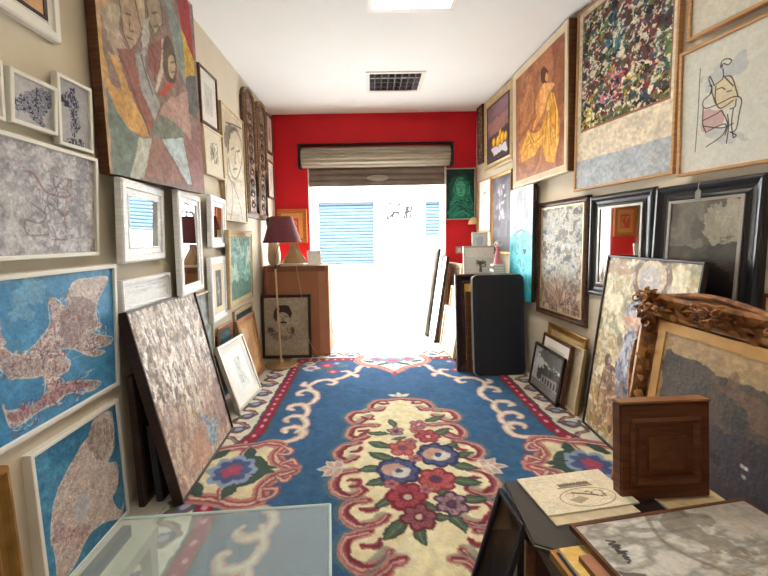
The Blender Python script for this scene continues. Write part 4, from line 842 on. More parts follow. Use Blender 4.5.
pic('framed_painting', 'white-framed bright blue painting of a crusted pinkish leaping creature', P['blue'], .016, .032, 'flat', white_fr, a_blue, 230, group=GL)
pic('canvas_painting', 'big unframed cubist painting of angular figures high on left wall', P['abst'], 0, .05, 'flat', None, a_abst, 260, group=GL, sidem=brown_fr)
pic('framed_painting', 'white stepped frame cut by the top left corner of photo', (-1.08, 1.20, 1.886, 90, -1, .392, .46), .05, .03, 'step', white_fr, a_tan, 50, group=GL, inner=(.012, dark_fr))
pic('framed_drawing', 'sliver of white frame at left photo edge beside the ink heart', (-1.08, 1.055, 1.547, 90, -2, .2, .175), .012, .025, 'flat', white_fr, a_sketch((90, 90, 96), (190, 188, 188), [(.2, .2, .8, .8)], 5), 50, group=GL)
pic('framed_drawing', 'small brown-framed faint drawing on wide pale mount nearest the ceiling', P['l9'], .014, .03, 'flat', brown_fr, a_sketch((160, 154, 146), (226, 222, 212), [(.36, .36, .64, .68)], 12, 8, mount=(.24, .24, .76, .8, (206, 202, 194))), 80, group=GL, mount=.0)
pic('framed_drawing', 'small pale-framed drawing of dark trees below the brown-framed faint drawing', P['l10'], .012, .03, 'flat', cream_fr, a_sketch((66, 62, 54), (222, 212, 190), [(.3, .28, .5, .75), (.45, .25, .72, .7)], 14, 20), 80, group=GL)
pic('framed_drawing', 'tall portrait sketch of a woman with dark outlined face', P['tall'], .012, .03, 'flat', pale_gold, a_tall, 130, group=GL)
def arch(label, q):
    x, y, z, yaw, lean, w, h = q
    e = tag(empty('carved_plaque', (x, y, z), (-R(lean), 0, R(yaw))), label, 'carved panel', 'carved arched panels')
    r = w / 2 - .01; n = 14
    out = [(-w / 2, 0), (w / 2, 0), (w / 2, h - r * .75)] + [(r * math.cos(t), h - r * .75 + r * .75 * math.sin(t)) for t in np.linspace(0, math.pi, n)] + [(-w / 2, h - r * .75)]
    obj('board', prism(B(), out, .004, .03), wood('carved_dark_oak', (124, 92, 70), (72, 50, 38), .5, 10), e)
    for k, s_ in enumerate((1, .74)):
        rr = (w / 2 - .022) * s_; h0 = h - r * .75
        pts = [(-rr, .0, .04 / s_)] + [(-rr, 0, h0 * .5)] + [(-rr * math.cos(t), .0, h0 + rr * .75 * math.sin(t)) for t in np.linspace(0, math.pi, 18)] + [(rr, 0, h0 * .5), (rr, 0, .04 / s_), (-rr, 0, .04 / s_)]
        obj('moulding', tube(B(), pts, .012 if k == 0 else .008, 6, False), wood('worn_oak_gilt', (164, 130, 94), (112, 82, 58)) if k == 0 else wood('carved_dark_oak', 0, 0), e, True)
    A = a_arch(Art(w * .66, h * .86, 90, (90, 70, 60)))
    grid_mesh('carved_field', A, -w * .33, w * .33, .06, h * .92, .0025, BOARD, e)
    bm = B(); rr = random.Random(int(y * 100))
    for k in range(9):
        zz = .1 + k * h * .085
        for s_ in (-1, 1):
            c = [(s_ * (.01 + .05 * math.sin(t) * (1 - t / 5)), -.002, zz + .035 * (1 - math.cos(t)) * .9) for t in np.linspace(0, 4, 9)]
            tube(bm, c, [.007 * (1 - .1 * i) for i in range(9)], 5)
        bmesh.ops.create_icosphere(bm, subdivisions=1, radius=.012, matrix=Matrix.Translation((0, 0, zz + .04)))
    obj('relief_carving', bm, wood('carved_dark_oak', 0, 0), e)
arch('dark carved wooden panel with arched top, the one nearer the camera', P['archA'])
arch('dark carved wooden panel with arched top, nearer the red wall', P['archB'])
pic('framed_print', 'upper small pink-toned print in dark frame at far left corner', P['l13'], .02, .03, 'flat', brown_fr, a_sketch((180, 110, 104), (220, 206, 196), [(.3, .3, .7, .7)], 22, mount=(.3, .3, .7, .7, (206, 160, 150))), 50, group=GL)
pic('framed_print', 'lower small pale print in dark frame at far left corner', P['l14'], .02, .03, 'flat', brown_fr, a_sketch((150, 110, 100), (226, 216, 204), [(.3, .2, .7, .8)], 23), 50, group=GL)
GM = 'white distressed frames'
def mirror(label, q, fw, turn=0):
    x, y, z, yaw, lean, w, h = q
    e = pic('framed_mirror', label, (x + .02, y, z, yaw + turn, lean, w, h), fw, .03, 'step', distress, None, group=GM, cat='mirror')
    g = fw
    obj('mirror_glass', box(B(), -w / 2 + g - .001, w / 2 - g + .001, .012, .016, g - .001, h - g + .001), mirror_m, e)
    return e
mirror('mirror in wide white distressed frame, squarish, below the cubist painting', P['mir1'], .07, 5.5)
mirror('tall mirror in white distressed frame, middle of the three mirrors', P['mir2'], .06, 10.8)
mirror('small mirror in white distressed frame, farthest of three mirrors', P['mir3'], .07, 6)
pic('framed_print', 'low wide white distressed frame above the textured leaning canvas', P['l18'], .03, .028, 'step', distress, a_sketch((196, 198, 204), (240, 240, 240), [(.05, .1, .95, .5)], 44, 14), 90, group=GM)
pic('framed_print', 'white distressed frame with slim dark panel above leaning drawing', P['l19'], .05, .03, 'step', distress, a_sketch((190, 186, 180), (92, 90, 90), [(.2, .1, .8, .9)], 46, 12, .02), 70, group=GM, mount=.045, mm=cream_fr)
pic('framed_painting', 'sea-green landscape in pale gold frame beside the cardboard box', P['teal'], .05, .03, 'step', pale_gold, a_teal, 110, group=GL)
pic('framed_painting', 'dark teal painting standing low behind brown leaning frames', P['teal2'], .03, .025, 'flat', pale_gold, a_deep, 60, group=GF, lift=0)
pic('framed_painting', 'narrow grey-green canvas showing behind the big textured leaning canvas', P['l23'], .012, .028, 'flat', cream_fr, a_greyblue, 80, group=GL)

# leaning on the floor along the left wall
pic('framed_painting', 'white-edged blue painting of pale shell-like form standing behind glass table', P['seablue'], .014, .045, 'flat', white_fr, a_sea, 230, group=GF, lift=.0, sidem=canvas_side)
pic('canvas_painting', 'large bark-textured brown and white canvas leaning on left wall', P['rustic'], .010, .045, 'flat', dark_fr, a_rustic, 300, group=GF, sidem=black_fr)
pic('framed_painting', 'dark brown picture standing behind the large bark-textured canvas', (-1.035, 1.885, 0, 91, 1.5, .60, .60), .04, .03, 'step', dark_fr, lambda A: A.tex([(34, 28, 26), (50, 40, 36)], (3, 3), 3) or A, 30, group=GF, lift=0)
pic('canvas_painting', 'black-sided board squeezed behind lower half of bark-textured canvas', (-.975, 1.90, 0, 91, 4, .56, .36), .012, .03, 'flat', black_fr, lambda A: A.tex([(28, 24, 24), (42, 36, 34)], (3, 3), 3) or A, 20, group=GF, lift=0)
pic('framed_drawing', 'small pale tree drawing in silver frame leaning near floor lamp', P['draw'], .018, .03, 'flat', silver_fr, a_tree, 130, group=GF, mount=.05, cm=PRINT, sidem=black_fr)
pic('framed_painting', 'brown-framed tan picture leaning behind the pale tree drawing', P['brown'], .05, .03, 'step', wood('copper_wood', (176, 124, 88), (134, 86, 56)), a_tan, 80, group=GF, inner=(.03, gold_lin))
q = P['brown']
for k, (dx, dy, dh) in enumerate(((-1.076, 2.72, .56), (-1.096, 2.66, .50))):
    pic('framed_picture', ['reddish brown frame edge directly behind the tan leaning picture', 'dark brown frame edge hindmost in the stack by the box'][k], (dx, dy, 0, 90, .3, .26, dh), .04, .016, 'slope', [wood('copper_wood', 0, 0), red_wood][k], a_deep, 20, group=GF)
pic('framed_painting', 'old gold frame cut by the lower left photo corner', (-1.02, .76, 0, 90, 2, .52, .555), .06, .04, 'scoop', gold_fr, a_deep, 40, group=GF, lift=0)

# ---------------------------------------------------------------- pictures on the red wall
pic('framed_painting', 'orange and red painting in gold frame behind the lamp shade', P['orangeB'], .05, .03, 'step', wood('orange_gilt', (206, 128, 62), (164, 90, 36)), a_orange, 80, group='pictures on the red wall')
pic('framed_painting', 'dark green painting of a veiled face on the red wall', P['greenB'], .012, .025, 'flat', silver_fr, a_greenfig, 150, group='pictures on the red wall')

# ---------------------------------------------------------------- pictures on the right wall
pic('framed_painting', 'narrow dark gilt frame in top corner beside red wall', P['r1'], .03, .03, 'scoop', carved, a_arch, 50, group=GR)
pic('framed_painting', 'still life of yellow fruit on white cloth in silver gilt frame', P['fruit'], .075, .04, 'scoop', pale_gold, a_fruit, 130, group=GR, inner=(.012, dark_fr))
e = pic('framed_painting', 'painting of a woman from behind in flowing yellow drapery', P['drape'], .055, .055, 'slope', cream_fr, a_drape, 220, group=GR, sidem=red_wood)
w, h = P['drape'][5:]
for s_ in (-1, 1): obj('side_board', box(B(), s_ * (w / 2 + .0045) - .004, s_ * (w / 2 + .0045) + .004, .006, .062, .0, h), brown_fr, e)
pic('framed_print', 'large print of colour-splashed panel over pale ground in oak frame', P['conn'], .014, .035, 'flat', oak_fr, a_splash, 420, group=GR, cm=PRINT)
pic('framed_print', 'oak-framed pale print cut by the top right corner of photo', P['r5'], .016, .03, 'flat', oak_fr, a_blankprint, 60, group=GR, cm=PRINT)
pic('framed_print', 'oak-framed line drawing of a person seated on a chair', P['seat'], .014, .03, 'flat', oak_fr, a_seat, 330, group=GR, cm=PRINT, grain=.02)
x, y, z, yaw, lean, w, h = P['blkA']
e = pic('framed_mirror', 'black-framed mirror reflecting the shop, left of dusky cloud painting', P['blkA'], .075, .045, 'scoop', black_fr, None, group='wide black frames', cat='mirror', inner=(.012, grey_trim))
obj('mirror_glass', box(B(), -w / 2 + .086, w / 2 - .086, .0125, .0155, .086, h - .086), mat('aged_mirror_glass', (170, 168, 162), .03, 1, .02), e)
e = pic('framed_painting', 'wide black frame holding dusky cloud painting behind glass with price tag', P['blkB'], .075, .045, 'scoop', black_fr, a_dusk, 150, group='wide black frames', cm=GLAZED, inner=(.012, grey_trim))
w, h = P['blkB'][5:]
obj('price_tag', prism(B(), [(-.03, h - .085), (-.005, h - .085), (-.005, h - .045), (-.0175, h - .03), (-.03, h - .045)], -.004, -.002), mat('grey_card', (150, 148, 142), .8), e)
obj('tag_string', tube(B(), [(-.0175, -.003, h - .036), (-.0175, -.004, h - .012), (-.016, .002, h - .001)], .0012, 5), mount_w, e)
e = pic('framed_painting', 'grassy landscape in carved brown frame between aqua panel and black frames', P['orn'], .045, .045, 'scoop', carved, a_meadow, 200, group=GR, inner=(.012, pale_gold))
w, h = P['orn'][5:]
bm = B()
for (ax, n_, c0) in (('x', 24, .012), ('x', 24, h - .012), ('z', 38, -w / 2 + .012), ('z', 38, w / 2 - .012)):
    for i in range(n_):
        t = (i + .5) / n_
        loc = (-w / 2 + w * t, -.001, c0) if ax == 'x' else (c0, -.001, h * t)
        bmesh.ops.create_uvsphere(bm, u_segments=6, v_segments=4, radius=.0085, matrix=Matrix.Translation(loc) @ Matrix.Diagonal((1, .7, 1, 1)))
obj('bead_moulding', bm, carved, e, True)
pic('canvas_painting', 'tall white and aqua canvas with looping dark line shapes', P['bluet'], 0, .035, 'flat', None, a_aqua, 150, group=GR, sidem=dark_fr)
pic('framed_painting', 'dark grey painting of pale flowers in gilt frame', P['flow'], .03, .03, 'slope', gold_fr, a_nightflower, 120, group=GR)
pic('framed_drawing', 'light wood frame with small upright sketch beside the red wall', P['r11'], .02, .03, 'flat', oak_fr, a_tinysketch, 70, group=GR, mount=.06)
pic('framed_painting', 'small dark frame cut by the right photo edge', (1.56, 1.36, .70, -83.7, 0, .24, .24), .03, .025, 'step', brown_fr, a_arch, 30, group=GR)

# leaning on the floor along the right wall
pic('framed_painting', 'gold-toned painting of a woman and child leaning on right wall', P['gold'], .012, .022, 'flat', dark_fr, a_madonna, 300, group=GF, sidem=black_fr)
pic('framed_print', 'small black-framed grey picture of houses leaning front of stack', P['gbld'], .018, .022, 'flat', dark_fr, a_houses, 130, group=GF, cm=PRINT)
q = P['gbld']
pic('framed_print', 'brown-framed etching on white mount directly behind the grey houses picture', (q[0] + .029, q[1] - .04, 0, -90, 8, .40, .43), .022, .022, 'step', brown_fr, a_etch, 90, group=GF, mount=.055, cm=PRINT)
pic('canvas_painting', 'plain beige canvas back leaning nearest the camera in small stack', (q[0] + .062, q[1] - .165, 0, -90, 7, .36, .435), .012, .022, 'flat', pale_gold, lambda A: A.tex([(176, 158, 130), (196, 178, 148)], (3, 3), 3) or A, 40, group=GF)
pic('framed_painting', 'yellowish gilt frame standing hindmost in the small leaning stack', (q[0] + .102, q[1] - .05, 0, -90, 5, .52, .50), .05, .022, 'slope', gold_fr, lambda A: A.tex([(206, 184, 140), (190, 164, 116)], (3, 3), 3) or A, 30, group=GF)

# ---------------------------------------------------------------- corner by the door, right side
x, y, z, yaw, lean, w, h = P['table']
e = tag(empty('folding_table', (x, y, .0135 + .006), (-R(lean), 0, R(yaw))), 'folded black table with rounded corners standing upright on the rug', 'folding table')
def rrect(w, h, r, n=6):
    o = []
    for cx, cz, a0 in ((w / 2 - r, r, -90), (w / 2 - r, h - r, 0), (-w / 2 + r, h - r, 90), (-w / 2 + r, r, 180)):
        o += [(cx + r * math.cos(R(a0 + 90 * k / n)), cz + r * math.sin(R(a0 + 90 * k / n))) for k in range(n + 1)]
    return o
obj('table_top', prism(B(), rrect(w, h, .045), .0, .03), mat('black_leatherette', (40, 44, 51), .5, 0, .1, 30, .1), e)
bm = B(); o = rrect(w + .008, h, .048)
tube(bm, [(a, .015, b) for a, b in o] + [(o[0][0], .015, o[0][1])], .0075, 6, False); obj('edge_rim', bm, grey_trim, e, True)
obj('inset_panel', prism(B(), [(a * .86, h / 2 + (b - h / 2) * .93) for a, b in rrect(w, h, .045)], -.0015, .001), mat('black_panel', (36, 40, 47), .42, 0, .1, 20), e)
for cx in (-1, 1):
    for cz in (.05, h - .05): obj('hinge_cap', box(B(), cx * (w / 2 - .002) - .007, cx * (w / 2 - .002) + .007, .006, .026, cz - .03, cz + .03, .002), grey_trim, e)
obj('folded_half', prism(B(), rrect(w, h, .045), .032, .055), mat('black_leatherette', 0), e)
x, y, z, yaw, lean, w, h = P['ornD']
pic('framed_picture', 'dark brown ornate frame standing behind the folded black table', (x, y, 0, yaw, lean, w, h), .085, .035, 'scoop', mat('dark_carved', (66, 42, 40), .4, .1, 0, 40, .4, (1, 1, 1), .5, (34, 22, 22)), None, group=GF, cat='frame', backing=False, lift=.0135)
pic('framed_picture', 'narrow empty brown frame leaning between ornate frame and black table', (.945, 3.16, 0, yaw, 5, .26, .70), .045, .02, 'slope', brown_fr, None, group=GF, cat='frame', backing=False)
bm = B(); 
for k, (x0, x1) in enumerate(((.92, .87), (1.0, .93), (1.06, 1.03))):
    pic('bare_stretcher', ['pale stretcher bar', 'brown stretcher bar', 'dark stretcher bar'][k] + ' standing inside the empty brown frame', (x0, 3.31 + .028 * k, 0, 0, 3, .07, .78 - .05 * k), .03, .02, 'flat', [oak_fr, brown_fr, dark_fr][k], None, group='bare stretchers', cat='stretcher', backing=False)
pic('canvas_painting', 'small yellow panel glimpsed through the dark ornate frame', (.98, 3.40, 0, 2, 4, .34, .78), .02, .02, 'flat', gold_fr, lambda A: A.tex([(226, 186, 90), (206, 164, 70)], (3, 3), 3) or A, 20, group=GF)
pic('framed_painting', 'silver-framed pale picture of a small palm tree above the black table', (1.135, 3.86, .80, 0, 4, .365, .29), .016, .025, 'step', silver_fr, a_palm, 90, group='pictures stacked by the red wall')
# the crate those pictures stand on
e = tag(empty('storage_chest', (1.10, 3.77, .0135)), 'plain wooden chest in corner with pictures and books on top', 'chest')
cw = wood('chest_wood', (206, 190, 160), (180, 160, 128)); obj('body', box(B(), -.11, .145, -.285, .34, .0, .763, .004), cw, e); obj('lid', box(B(), -.115, .15, -.29, .345, .764, .786, .004), cw, e)
pic('framed_drawing', 'small white picture with pale blue sketch leaning above palm picture', (1.165, 4.02, 1.045, -8, 8, .16, .19), .012, .03, 'flat', white_fr, a_pale, 50, group='pictures stacked by the red wall', sidem=brown_fr)
e = tag(empty('picture_box', (1.13, 4.04, .80)), 'pale wooden box behind the palm picture carrying small white picture', 'box'); obj('body', box(B(), -.09, .09, -.09, .06, 0, .235, .003), cw, e); obj('lid', box(B(), -.092, .092, -.092, .062, .236, .24), cw, e)
for k, (hh, c) in enumerate(((.024, (226, 224, 216)), (.03, (70, 68, 66)), (.022, (232, 230, 224)), (.026, (60, 62, 60)), (.02, (224, 214, 196)))):
    z0 = .80 + [0, .0245, .055, .0775, .104][k]
    e = tag(empty('book', (1.192, 3.55, z0), (0, 0, R(3 - 2 * k))), ['white book at bottom of pile under the pink figurine', 'dark book second from bottom under the pink figurine', 'white book in middle of pile under the pink figurine', 'dark book second from top under the pink figurine', 'cream book topmost under the pink figurine'][k], 'book', 'books under the pink figurine')
    bm = B(); box(bm, -.05, .055, -.06, .06, 0, .002); box(bm, -.05, .055, -.06, .06, hh - .002, hh); box(bm, -.05, -.047, -.06, .06, .002, hh - .002); obj('cover', bm, mat('book_cover_%d' % k, c, .6), e)
    obj('pages', box(B(), -.0465, .052, -.057, .057, .0022, hh - .0022), mount_w, e)
e = tag(empty('figurine', (1.195, 3.55, .9245)), 'pink dancer figurine with white top on pile of books', 'figurine')
pk = mat('pink_porcelain', (232, 120, 136), .35, var=.05); wp = mat('white_porcelain', (240, 232, 226), .3, var=.02)
obj('dress', lathe(B(), [(.036, 0), (.034, .02), (.026, .06), (.016, .11), (.011, .125), (.017, .15), (.019, .165), (.008, .172)], 20), pk, e, True)
obj('head', lathe(B(), [(.006, .172), (.007, .18), (.013, .19), (.014, .20), (.009, .213), (.001, .216)], 16), wp, e, True)
for s_ in (-1, 1): obj('arm', tube(B(), [(s_ * .015, 0, .16), (s_ * .036, -.008, .185), (s_ * .02, -.012, .212)], [.006, .005, .004], 8), wp, e, True)
# thin frames seen edge-on against the door jamb
le = ['white faced canvas outermost of edge-on row by door jamb', 'dark edged canvas second of edge-on row by door jamb', 'brown edged frame third of edge-on row by door jamb', 'reddish edged frame fourth of edge-on row by door jamb']
for k, (bx, by, hh, ww, m1, le_) in enumerate(((.605, 4.62, 1.05, .28, white_fr, 8.5), (.645, 4.56, 1.06, .30, dark_fr, 8), (.69, 4.27, .98, .26, dark_fr, 8.5), (.735, 4.27, .90, .26, red_wood, 8.3))):
    pic('canvas_painting', le[k], (bx, by, 0, -90, le_, ww, hh), .012, .03, 'flat', m1, a_white, 12, group='pictures stacked edge-on by the street door', lift=0)
pic('framed_painting', 'cream framed picture leaning behind the edge-on row by red wall', (.842, 4.17, 0, -80, 6, .36, .90), .05, .03, 'step', cream_fr, a_sketch((90, 70, 60), (160, 130, 110), [(.1, .1, .9, .5)], 71, 20, .03), 40, group='pictures stacked edge-on by the street door', lift=0)
pic('framed_painting', 'cream gilt frame standing foremost at the end of rug', (.735, 3.72, 0, -82, 8, .42, .46), .05, .03, 'step', pale_gold, a_white, 30, group='pictures stacked edge-on by the street door')
pic('framed_painting', 'tan edged frame behind the foremost cream gilt frame', (.80, 3.80, 0, -82, 7, .40, .66), .04, .03, 'step', oak_fr, a_tan, 30, group='pictures stacked edge-on by the street door')
e = tag(empty('wall_socket', (1.036, YB, 1.033)), 'white wall socket on red wall right of the doorway', 'socket')
obj('plate', box(B(), -.04, .04, -.012, -.0005, -.04, .04, .004), mat('grey_plate', (206, 186, 184), .5), e); obj('rocker', box(B(), -.02, .02, -.016, -.0122, -.025, .025, .002), white_fr, e)
e = tag(empty('wall_lamp', (1.185, YB, 1.36)), 'small cream shell-shaped wall lamp below the dark green painting', 'wall lamp')
obj('shade', lathe(B(), [(.012, .05), (.03, .04), (.05, .01), (.062, -.03), (.058, -.03), (.046, .008), (.026, .034)], 18, (0, -.07, 0), False), mat('cream_glass', (226, 190, 140), .35, var=.05), e, True); obj('bracket', box(B(), -.012, .012, -.075, -.0005, .03, .055, .003), gold_fr, e)

# ---------------------------------------------------------------- corner with the big cardboard box and the floor lamp
card_m = mat('brown_cardboard', (160, 104, 74), .8, var=.06, scale=5); card_d = mat('brown_cardboard_seam', (128, 80, 56), .85, var=.05)
BX0, BX1, BY0, BY1, BH = -1.085, -.432, 3.72, 4.0, .925
e = tag(empty('cardboard_box', ((BX0 + BX1) / 2, (BY0 + BY1) / 2, .0135)), 'large brown cardboard box standing in left corner behind the floor lamp', 'box')
w, d = BX1 - BX0, BY1 - BY0
bm = B(); o = [(-w / 2 + .05, -d / 2), (w / 2, -d / 2), (w / 2, d / 2), (-w / 2, d / 2), (-w / 2, -d / 2 + .04), (-w / 2 + .015, -d / 2 + .012)]
slab(bm, o, 0, BH - .0135); obj('body', bm, card_m, e)
obj('top_flap', box(B(), -w / 2 + .05, w / 2 - .03, -d / 2 - .006, -d / 2 - .0005, BH - .068, BH - .0155), card_d, e); obj('side_flap', box(B(), w / 2 - .10, w / 2 - .002, -d / 2 - .005, -d / 2 - .0005, .02, BH - .07), mat('cardboard_flap', (176, 118, 86), .8, var=.05), e)
e = pic('framed_drawing', "dark-framed pencil portrait of a man's head leaning on cardboard box", P['portr'], .028, .025, 'step', dark_fr, a_manhead, 150, group=GF, lift=.0135, cm=PRINT)
# on top of the box
e = tag(empty('vase', (-1.0, 3.86, BH)), 'tall cream vase with dark rim behind the floor lamp', 'vase')
obj('body', lathe(B(), [(.04, 0), (.06, .03), (.068, .10), (.056, .2), (.046, .29), (.056, .37), (.06, .40)], 28), mat('cream_ceramic', (206, 178, 140), .4, var=.08), e, True)
obj('rim', lathe(B(), [(.061, .40), (.066, .415), (.068, .47), (.058, .49), (.03, .495)], 28), mat('dark_glaze', (56, 40, 36), .3), e, True)
def cushion(name, label, loc, w, d, h, m, rz=0):
    bm = B(); n = 14; g = {}
    for s_ in (1, -1):
        for i in range(n + 1):
            for j in range(n + 1):
                u, v = i / n * 2 - 1, j / n * 2 - 1
                p = max(0, (1 - u * u) * (1 - v * v)) ** .4
                wr = .010 * math.sin(u * 7 + v * 4) + .007 * math.sin(v * 11 - u * 3)
                x, y = u * w / 2 * (1 - .08 * (1 - v * v)), v * d / 2 * (1 - .08 * (1 - u * u))
                edge = i in (0, n) or j in (0, n)
                if edge and s_ == -1: g[(s_, i, j)] = g[(1, i, j)]
                else: g[(s_, i, j)] = bm.verts.new((x, y, h / 2 + s_ * (h / 2 - .001) * p + (wr * p if not edge else 0)))
        for i in range(n):
            for j in range(n):
                q = [g[(s_, i, j)], g[(s_, i + 1, j)], g[(s_, i + 1, j + 1)], g[(s_, i, j + 1)]]
                bm.faces.new(q if s_ == 1 else q[::-1])
    zmin = min(v.co.z for v in bm.verts)
    for v in bm.verts: v.co.z -= zmin
    o_ = obj(name, bm, m, None, True); o_.location = loc; o_.rotation_euler = (0, 0, rz); return tag(o_, label, name.replace('_', ' '))
for k, (px_, py_, rz) in enumerate(((-.80, 3.84, .3), (-.78, 3.86, -.2), (-.82, 3.83, .1))):
    tag(obj('paper_sheet', slab(B(), [(-.13, -.09), (.13, -.09), (.13, .09), (-.13, .09)], 0, .006), mount_w), ['bottom white paper sheet under the brown cushion on box', 'middle white paper sheet under the brown cushion on box', 'top white paper sheet under the brown cushion on box'][k], 'paper', 'papers on the cardboard box')
    o_ = COL.objects[-1] if False else bpy.data.objects[[n_.name for n_ in bpy.data.objects if n_.name.startswith('paper_sheet')][-1]]
    o_.location = (px_, py_, BH + .0005 + k * .0075); o_.rotation_euler = (0, 0, rz)
sk = mat('brown_satin', (170, 132, 90), .45, var=.16, scale=9, bump=.2)
bm = B(); n = 22; rings = []
for i in range(9):                                   # a gathered brown cloth bag, wide foot and tied neck
    t = i / 8; z = .20 * t; r0 = .095 * (1 - t) ** 1.2 + .018 + (.02 * max(0, t - .75) * 4)
    rings.append([bm.verts.new(((r0 + .012 * math.sin(k * 5 * 2 * math.pi / n + t * 2) * (1 - t * .5)) * 1.15 * math.cos(2 * math.pi * k / n), (r0 + .010 * math.sin(k * 3 * 2 * math.pi / n)) * .55 * math.sin(2 * math.pi * k / n), z)) for k in range(n)])
for i in range(8):
    for k in range(n): bm.faces.new((rings[i][k], rings[i][(k + 1) % n], rings[i + 1][(k + 1) % n], rings[i + 1][k]))
bm.faces.new(rings[0][::-1]); bm.faces.new(rings[-1])
o_ = obj('cloth_bag', bm, sk, None, True); o_.location = (-.79, 3.835, BH + .0235); tag(o_, 'gathered brown satin cloth bag on papers atop the cardboard box', 'bag')
pic('canvas_painting', 'small blank white canvas propped on the cardboard box by doorway', (-.585, 3.87, BH, 20, 12, .14, .15), .012, .015, 'flat', white_fr, a_white, 16, group='white canvases by the doorway', lift=0)
pic('canvas_painting', 'tall white canvas leaning on left door jamb, back one', (-.46, 4.62, 0, 82, 16, .26, .88), .012, .015, 'flat', white_fr, a_white, 16, group='white canvases by the doorway', lift=0.0125)
pic('canvas_painting', 'short white canvas leaning beside the box at the doorway', (-.40, 4.26, 0, 84, 9, .26, .52), .012, .015, 'flat', silver_fr, a_white, 16, group='white canvases by the doorway', lift=0)

LX, LY = -.868, 3.455
e = tag(empty('floor_lamp', (LX, LY, .0125)), 'brass floor lamp with burgundy shade beside the cardboard box', 'floor lamp')
brass = mat('aged_brass', (186, 150, 108), .35, .6, .15, 20)
obj('base', lathe(B(), [(.152, 0), (.155, .006), (.15, .014), (.12, .020), (.05, .026), (.022, .036), (.014, .06)], 40), brass, e, True)
obj('pole', tube(B(), [(0, 0, .05), (-.012, 0, .5), (-.022, 0, .93)], .0095, 12), mat('cream_pole', (206, 170, 136), .4, .2, .08), e, True)
obj('joint', lathe(B(), [(.012, -.02), (.018, -.016), (.019, .012), (.012, .018)], 16, (-.022, 0, .93)), mat('black_plastic', (28, 24, 24), .4), e, True)
obj('arm', tube(B(), [(-.022, 0, .945), (-.018, .0, 1.03), (.02, 0, 1.13), (.05, 0, 1.19)], .005, 8), brass, e, True)
obj('pole_ring', lathe(B(), [(.010, 0), (.013, .004), (.013, .02), (.010, .024)], 14, (-.0105, 0, .52)), brass, e, True)
sh = obj('lamp_shade', lathe(B(), [(.172, 0), (.098, .232), (.095, .232), (.169, 0)], 40, (.052, 0, 1.152), False), mat('burgundy_fabric', (106, 48, 58), .75, 0, .08, 60, .1), e, True)
obj('shade_trim', lathe(B(), [(.1735, -.003), (.1725, .008), (.1685, .008), (.1695, -.003)], 40, (.052, 0, 1.152), False), mat('burgundy_trim', (84, 34, 44), .7), e, True)
obj('bulb_holder', lathe(B(), [(.014, 0), (.016, .02), (.014, .05), (.024, .075), (.03, .10), (.022, .125), (.002, .135)], 16, (.052, 0, 1.185)), mount_w, e, True)
bm = B()
for a in (0, 2.094, 4.189): tube(bm, [(.052, 0, 1.205), (.052 + .155 * math.cos(a), .155 * math.sin(a), 1.19)], .002, 5)
obj('shade_carrier', bm, brass, e)
tag(obj('cord', tube(B(), [(-.745, 3.706, .93), (-.732, 3.695, .85), (-.705, 3.66, .72), (-.69, 3.64, .62), (-.672, 3.625, .5), (-.66, 3.62, .32), (-.62, 3.61, .18), (-.56, 3.59, .09), (-.51, 3.54, .018), (-.55, 3.47, .018), (-.70, 3.44, .018)], .0028, 6), mat('tan_cord', (190, 150, 118), .6), None, True), 'thin tan lamp cord hanging down front of the cardboard box', 'cord')

# ---------------------------------------------------------------- glass table, left foreground
def glass_mat():
    m = bpy.data.materials.new('dusty_glass'); m.use_nodes = True; N = m.node_tree; L = N.links.new; N.nodes.remove(N.nodes['Principled BSDF'])
    out = N.nodes['Material Output']; tr = N.nodes.new('ShaderNodeBsdfTransparent'); tr.inputs[0].default_value = (.90, .95, .93, 1)
    gl = N.nodes.new('ShaderNodeBsdfGlossy'); gl.inputs['Roughness'].default_value = .04
    df = N.nodes.new('ShaderNodeBsdfDiffuse'); df.inputs[0].default_value = (.70, .76, .76, 1)
    no = N.nodes.new('ShaderNodeTexNoise'); no.inputs['Scale'].default_value = 5; mr = N.nodes.new('ShaderNodeMapRange'); mr.inputs['To Min'].default_value = .13; mr.inputs['To Max'].default_value = .22
    L(no.outputs['Fac'], mr.inputs['Value'])
    m1 = N.nodes.new('ShaderNodeMixShader'); L(mr.outputs[0], m1.inputs[0]); L(tr.outputs[0], m1.inputs[1]); L(df.outputs[0], m1.inputs[2])
    fr = N.nodes.new('ShaderNodeFresnel'); fr.inputs[0].default_value = 1.5
    m2 = N.nodes.new('ShaderNodeMixShader'); ge = N.nodes.new('ShaderNodeNewGeometry'); mu = N.nodes.new('ShaderNodeMath'); mu.operation = 'SUBTRACT'; mu.use_clamp = True; L(fr.outputs[0], mu.inputs[0]); L(ge.outputs['Backfacing'], mu.inputs[1]); L(mu.outputs[0], m2.inputs[0]); L(m1.outputs[0], m2.inputs[1]); L(gl.outputs[0], m2.inputs[2]); L(m2.outputs[0], out.inputs[0]); return m
e = tag(empty('glass_table', (-.36, .62, .0)), 'low table with dusty glass top in left foreground over the rug', 'table')
gq = [(-.272, -.27), (.305, -.27), (.242, .297), (-.271, .26)]
obj('glass_top', slab(B(), gq, .492, .50), glass_mat(), e)
bm = B(); edge_m = mat('glass_edge', (196, 216, 212), .3, var=.03)
for a, b in ((1, 2), (2, 3)): tube(bm, [(*gq[a], .496), (*gq[b], .496)], .0032, 6)
obj('polished_edge', bm, edge_m, e)
rail = mat('cream_metal', (206, 200, 180), .4, .1, .05)
for nm, (x0, x1, y0, y1) in (('rail', (-.205, -.175, -.25, .245)), ('rail', (-.262, -.242, -.25, .245)), ): obj(nm, box(B(), x0, x1, y0, y1, .462, .490), rail if x0 > -.25 else metal_dark, e)
obj('rail', box(B(), -.262, .22, -.27, -.25, .462, .490), rail, e)
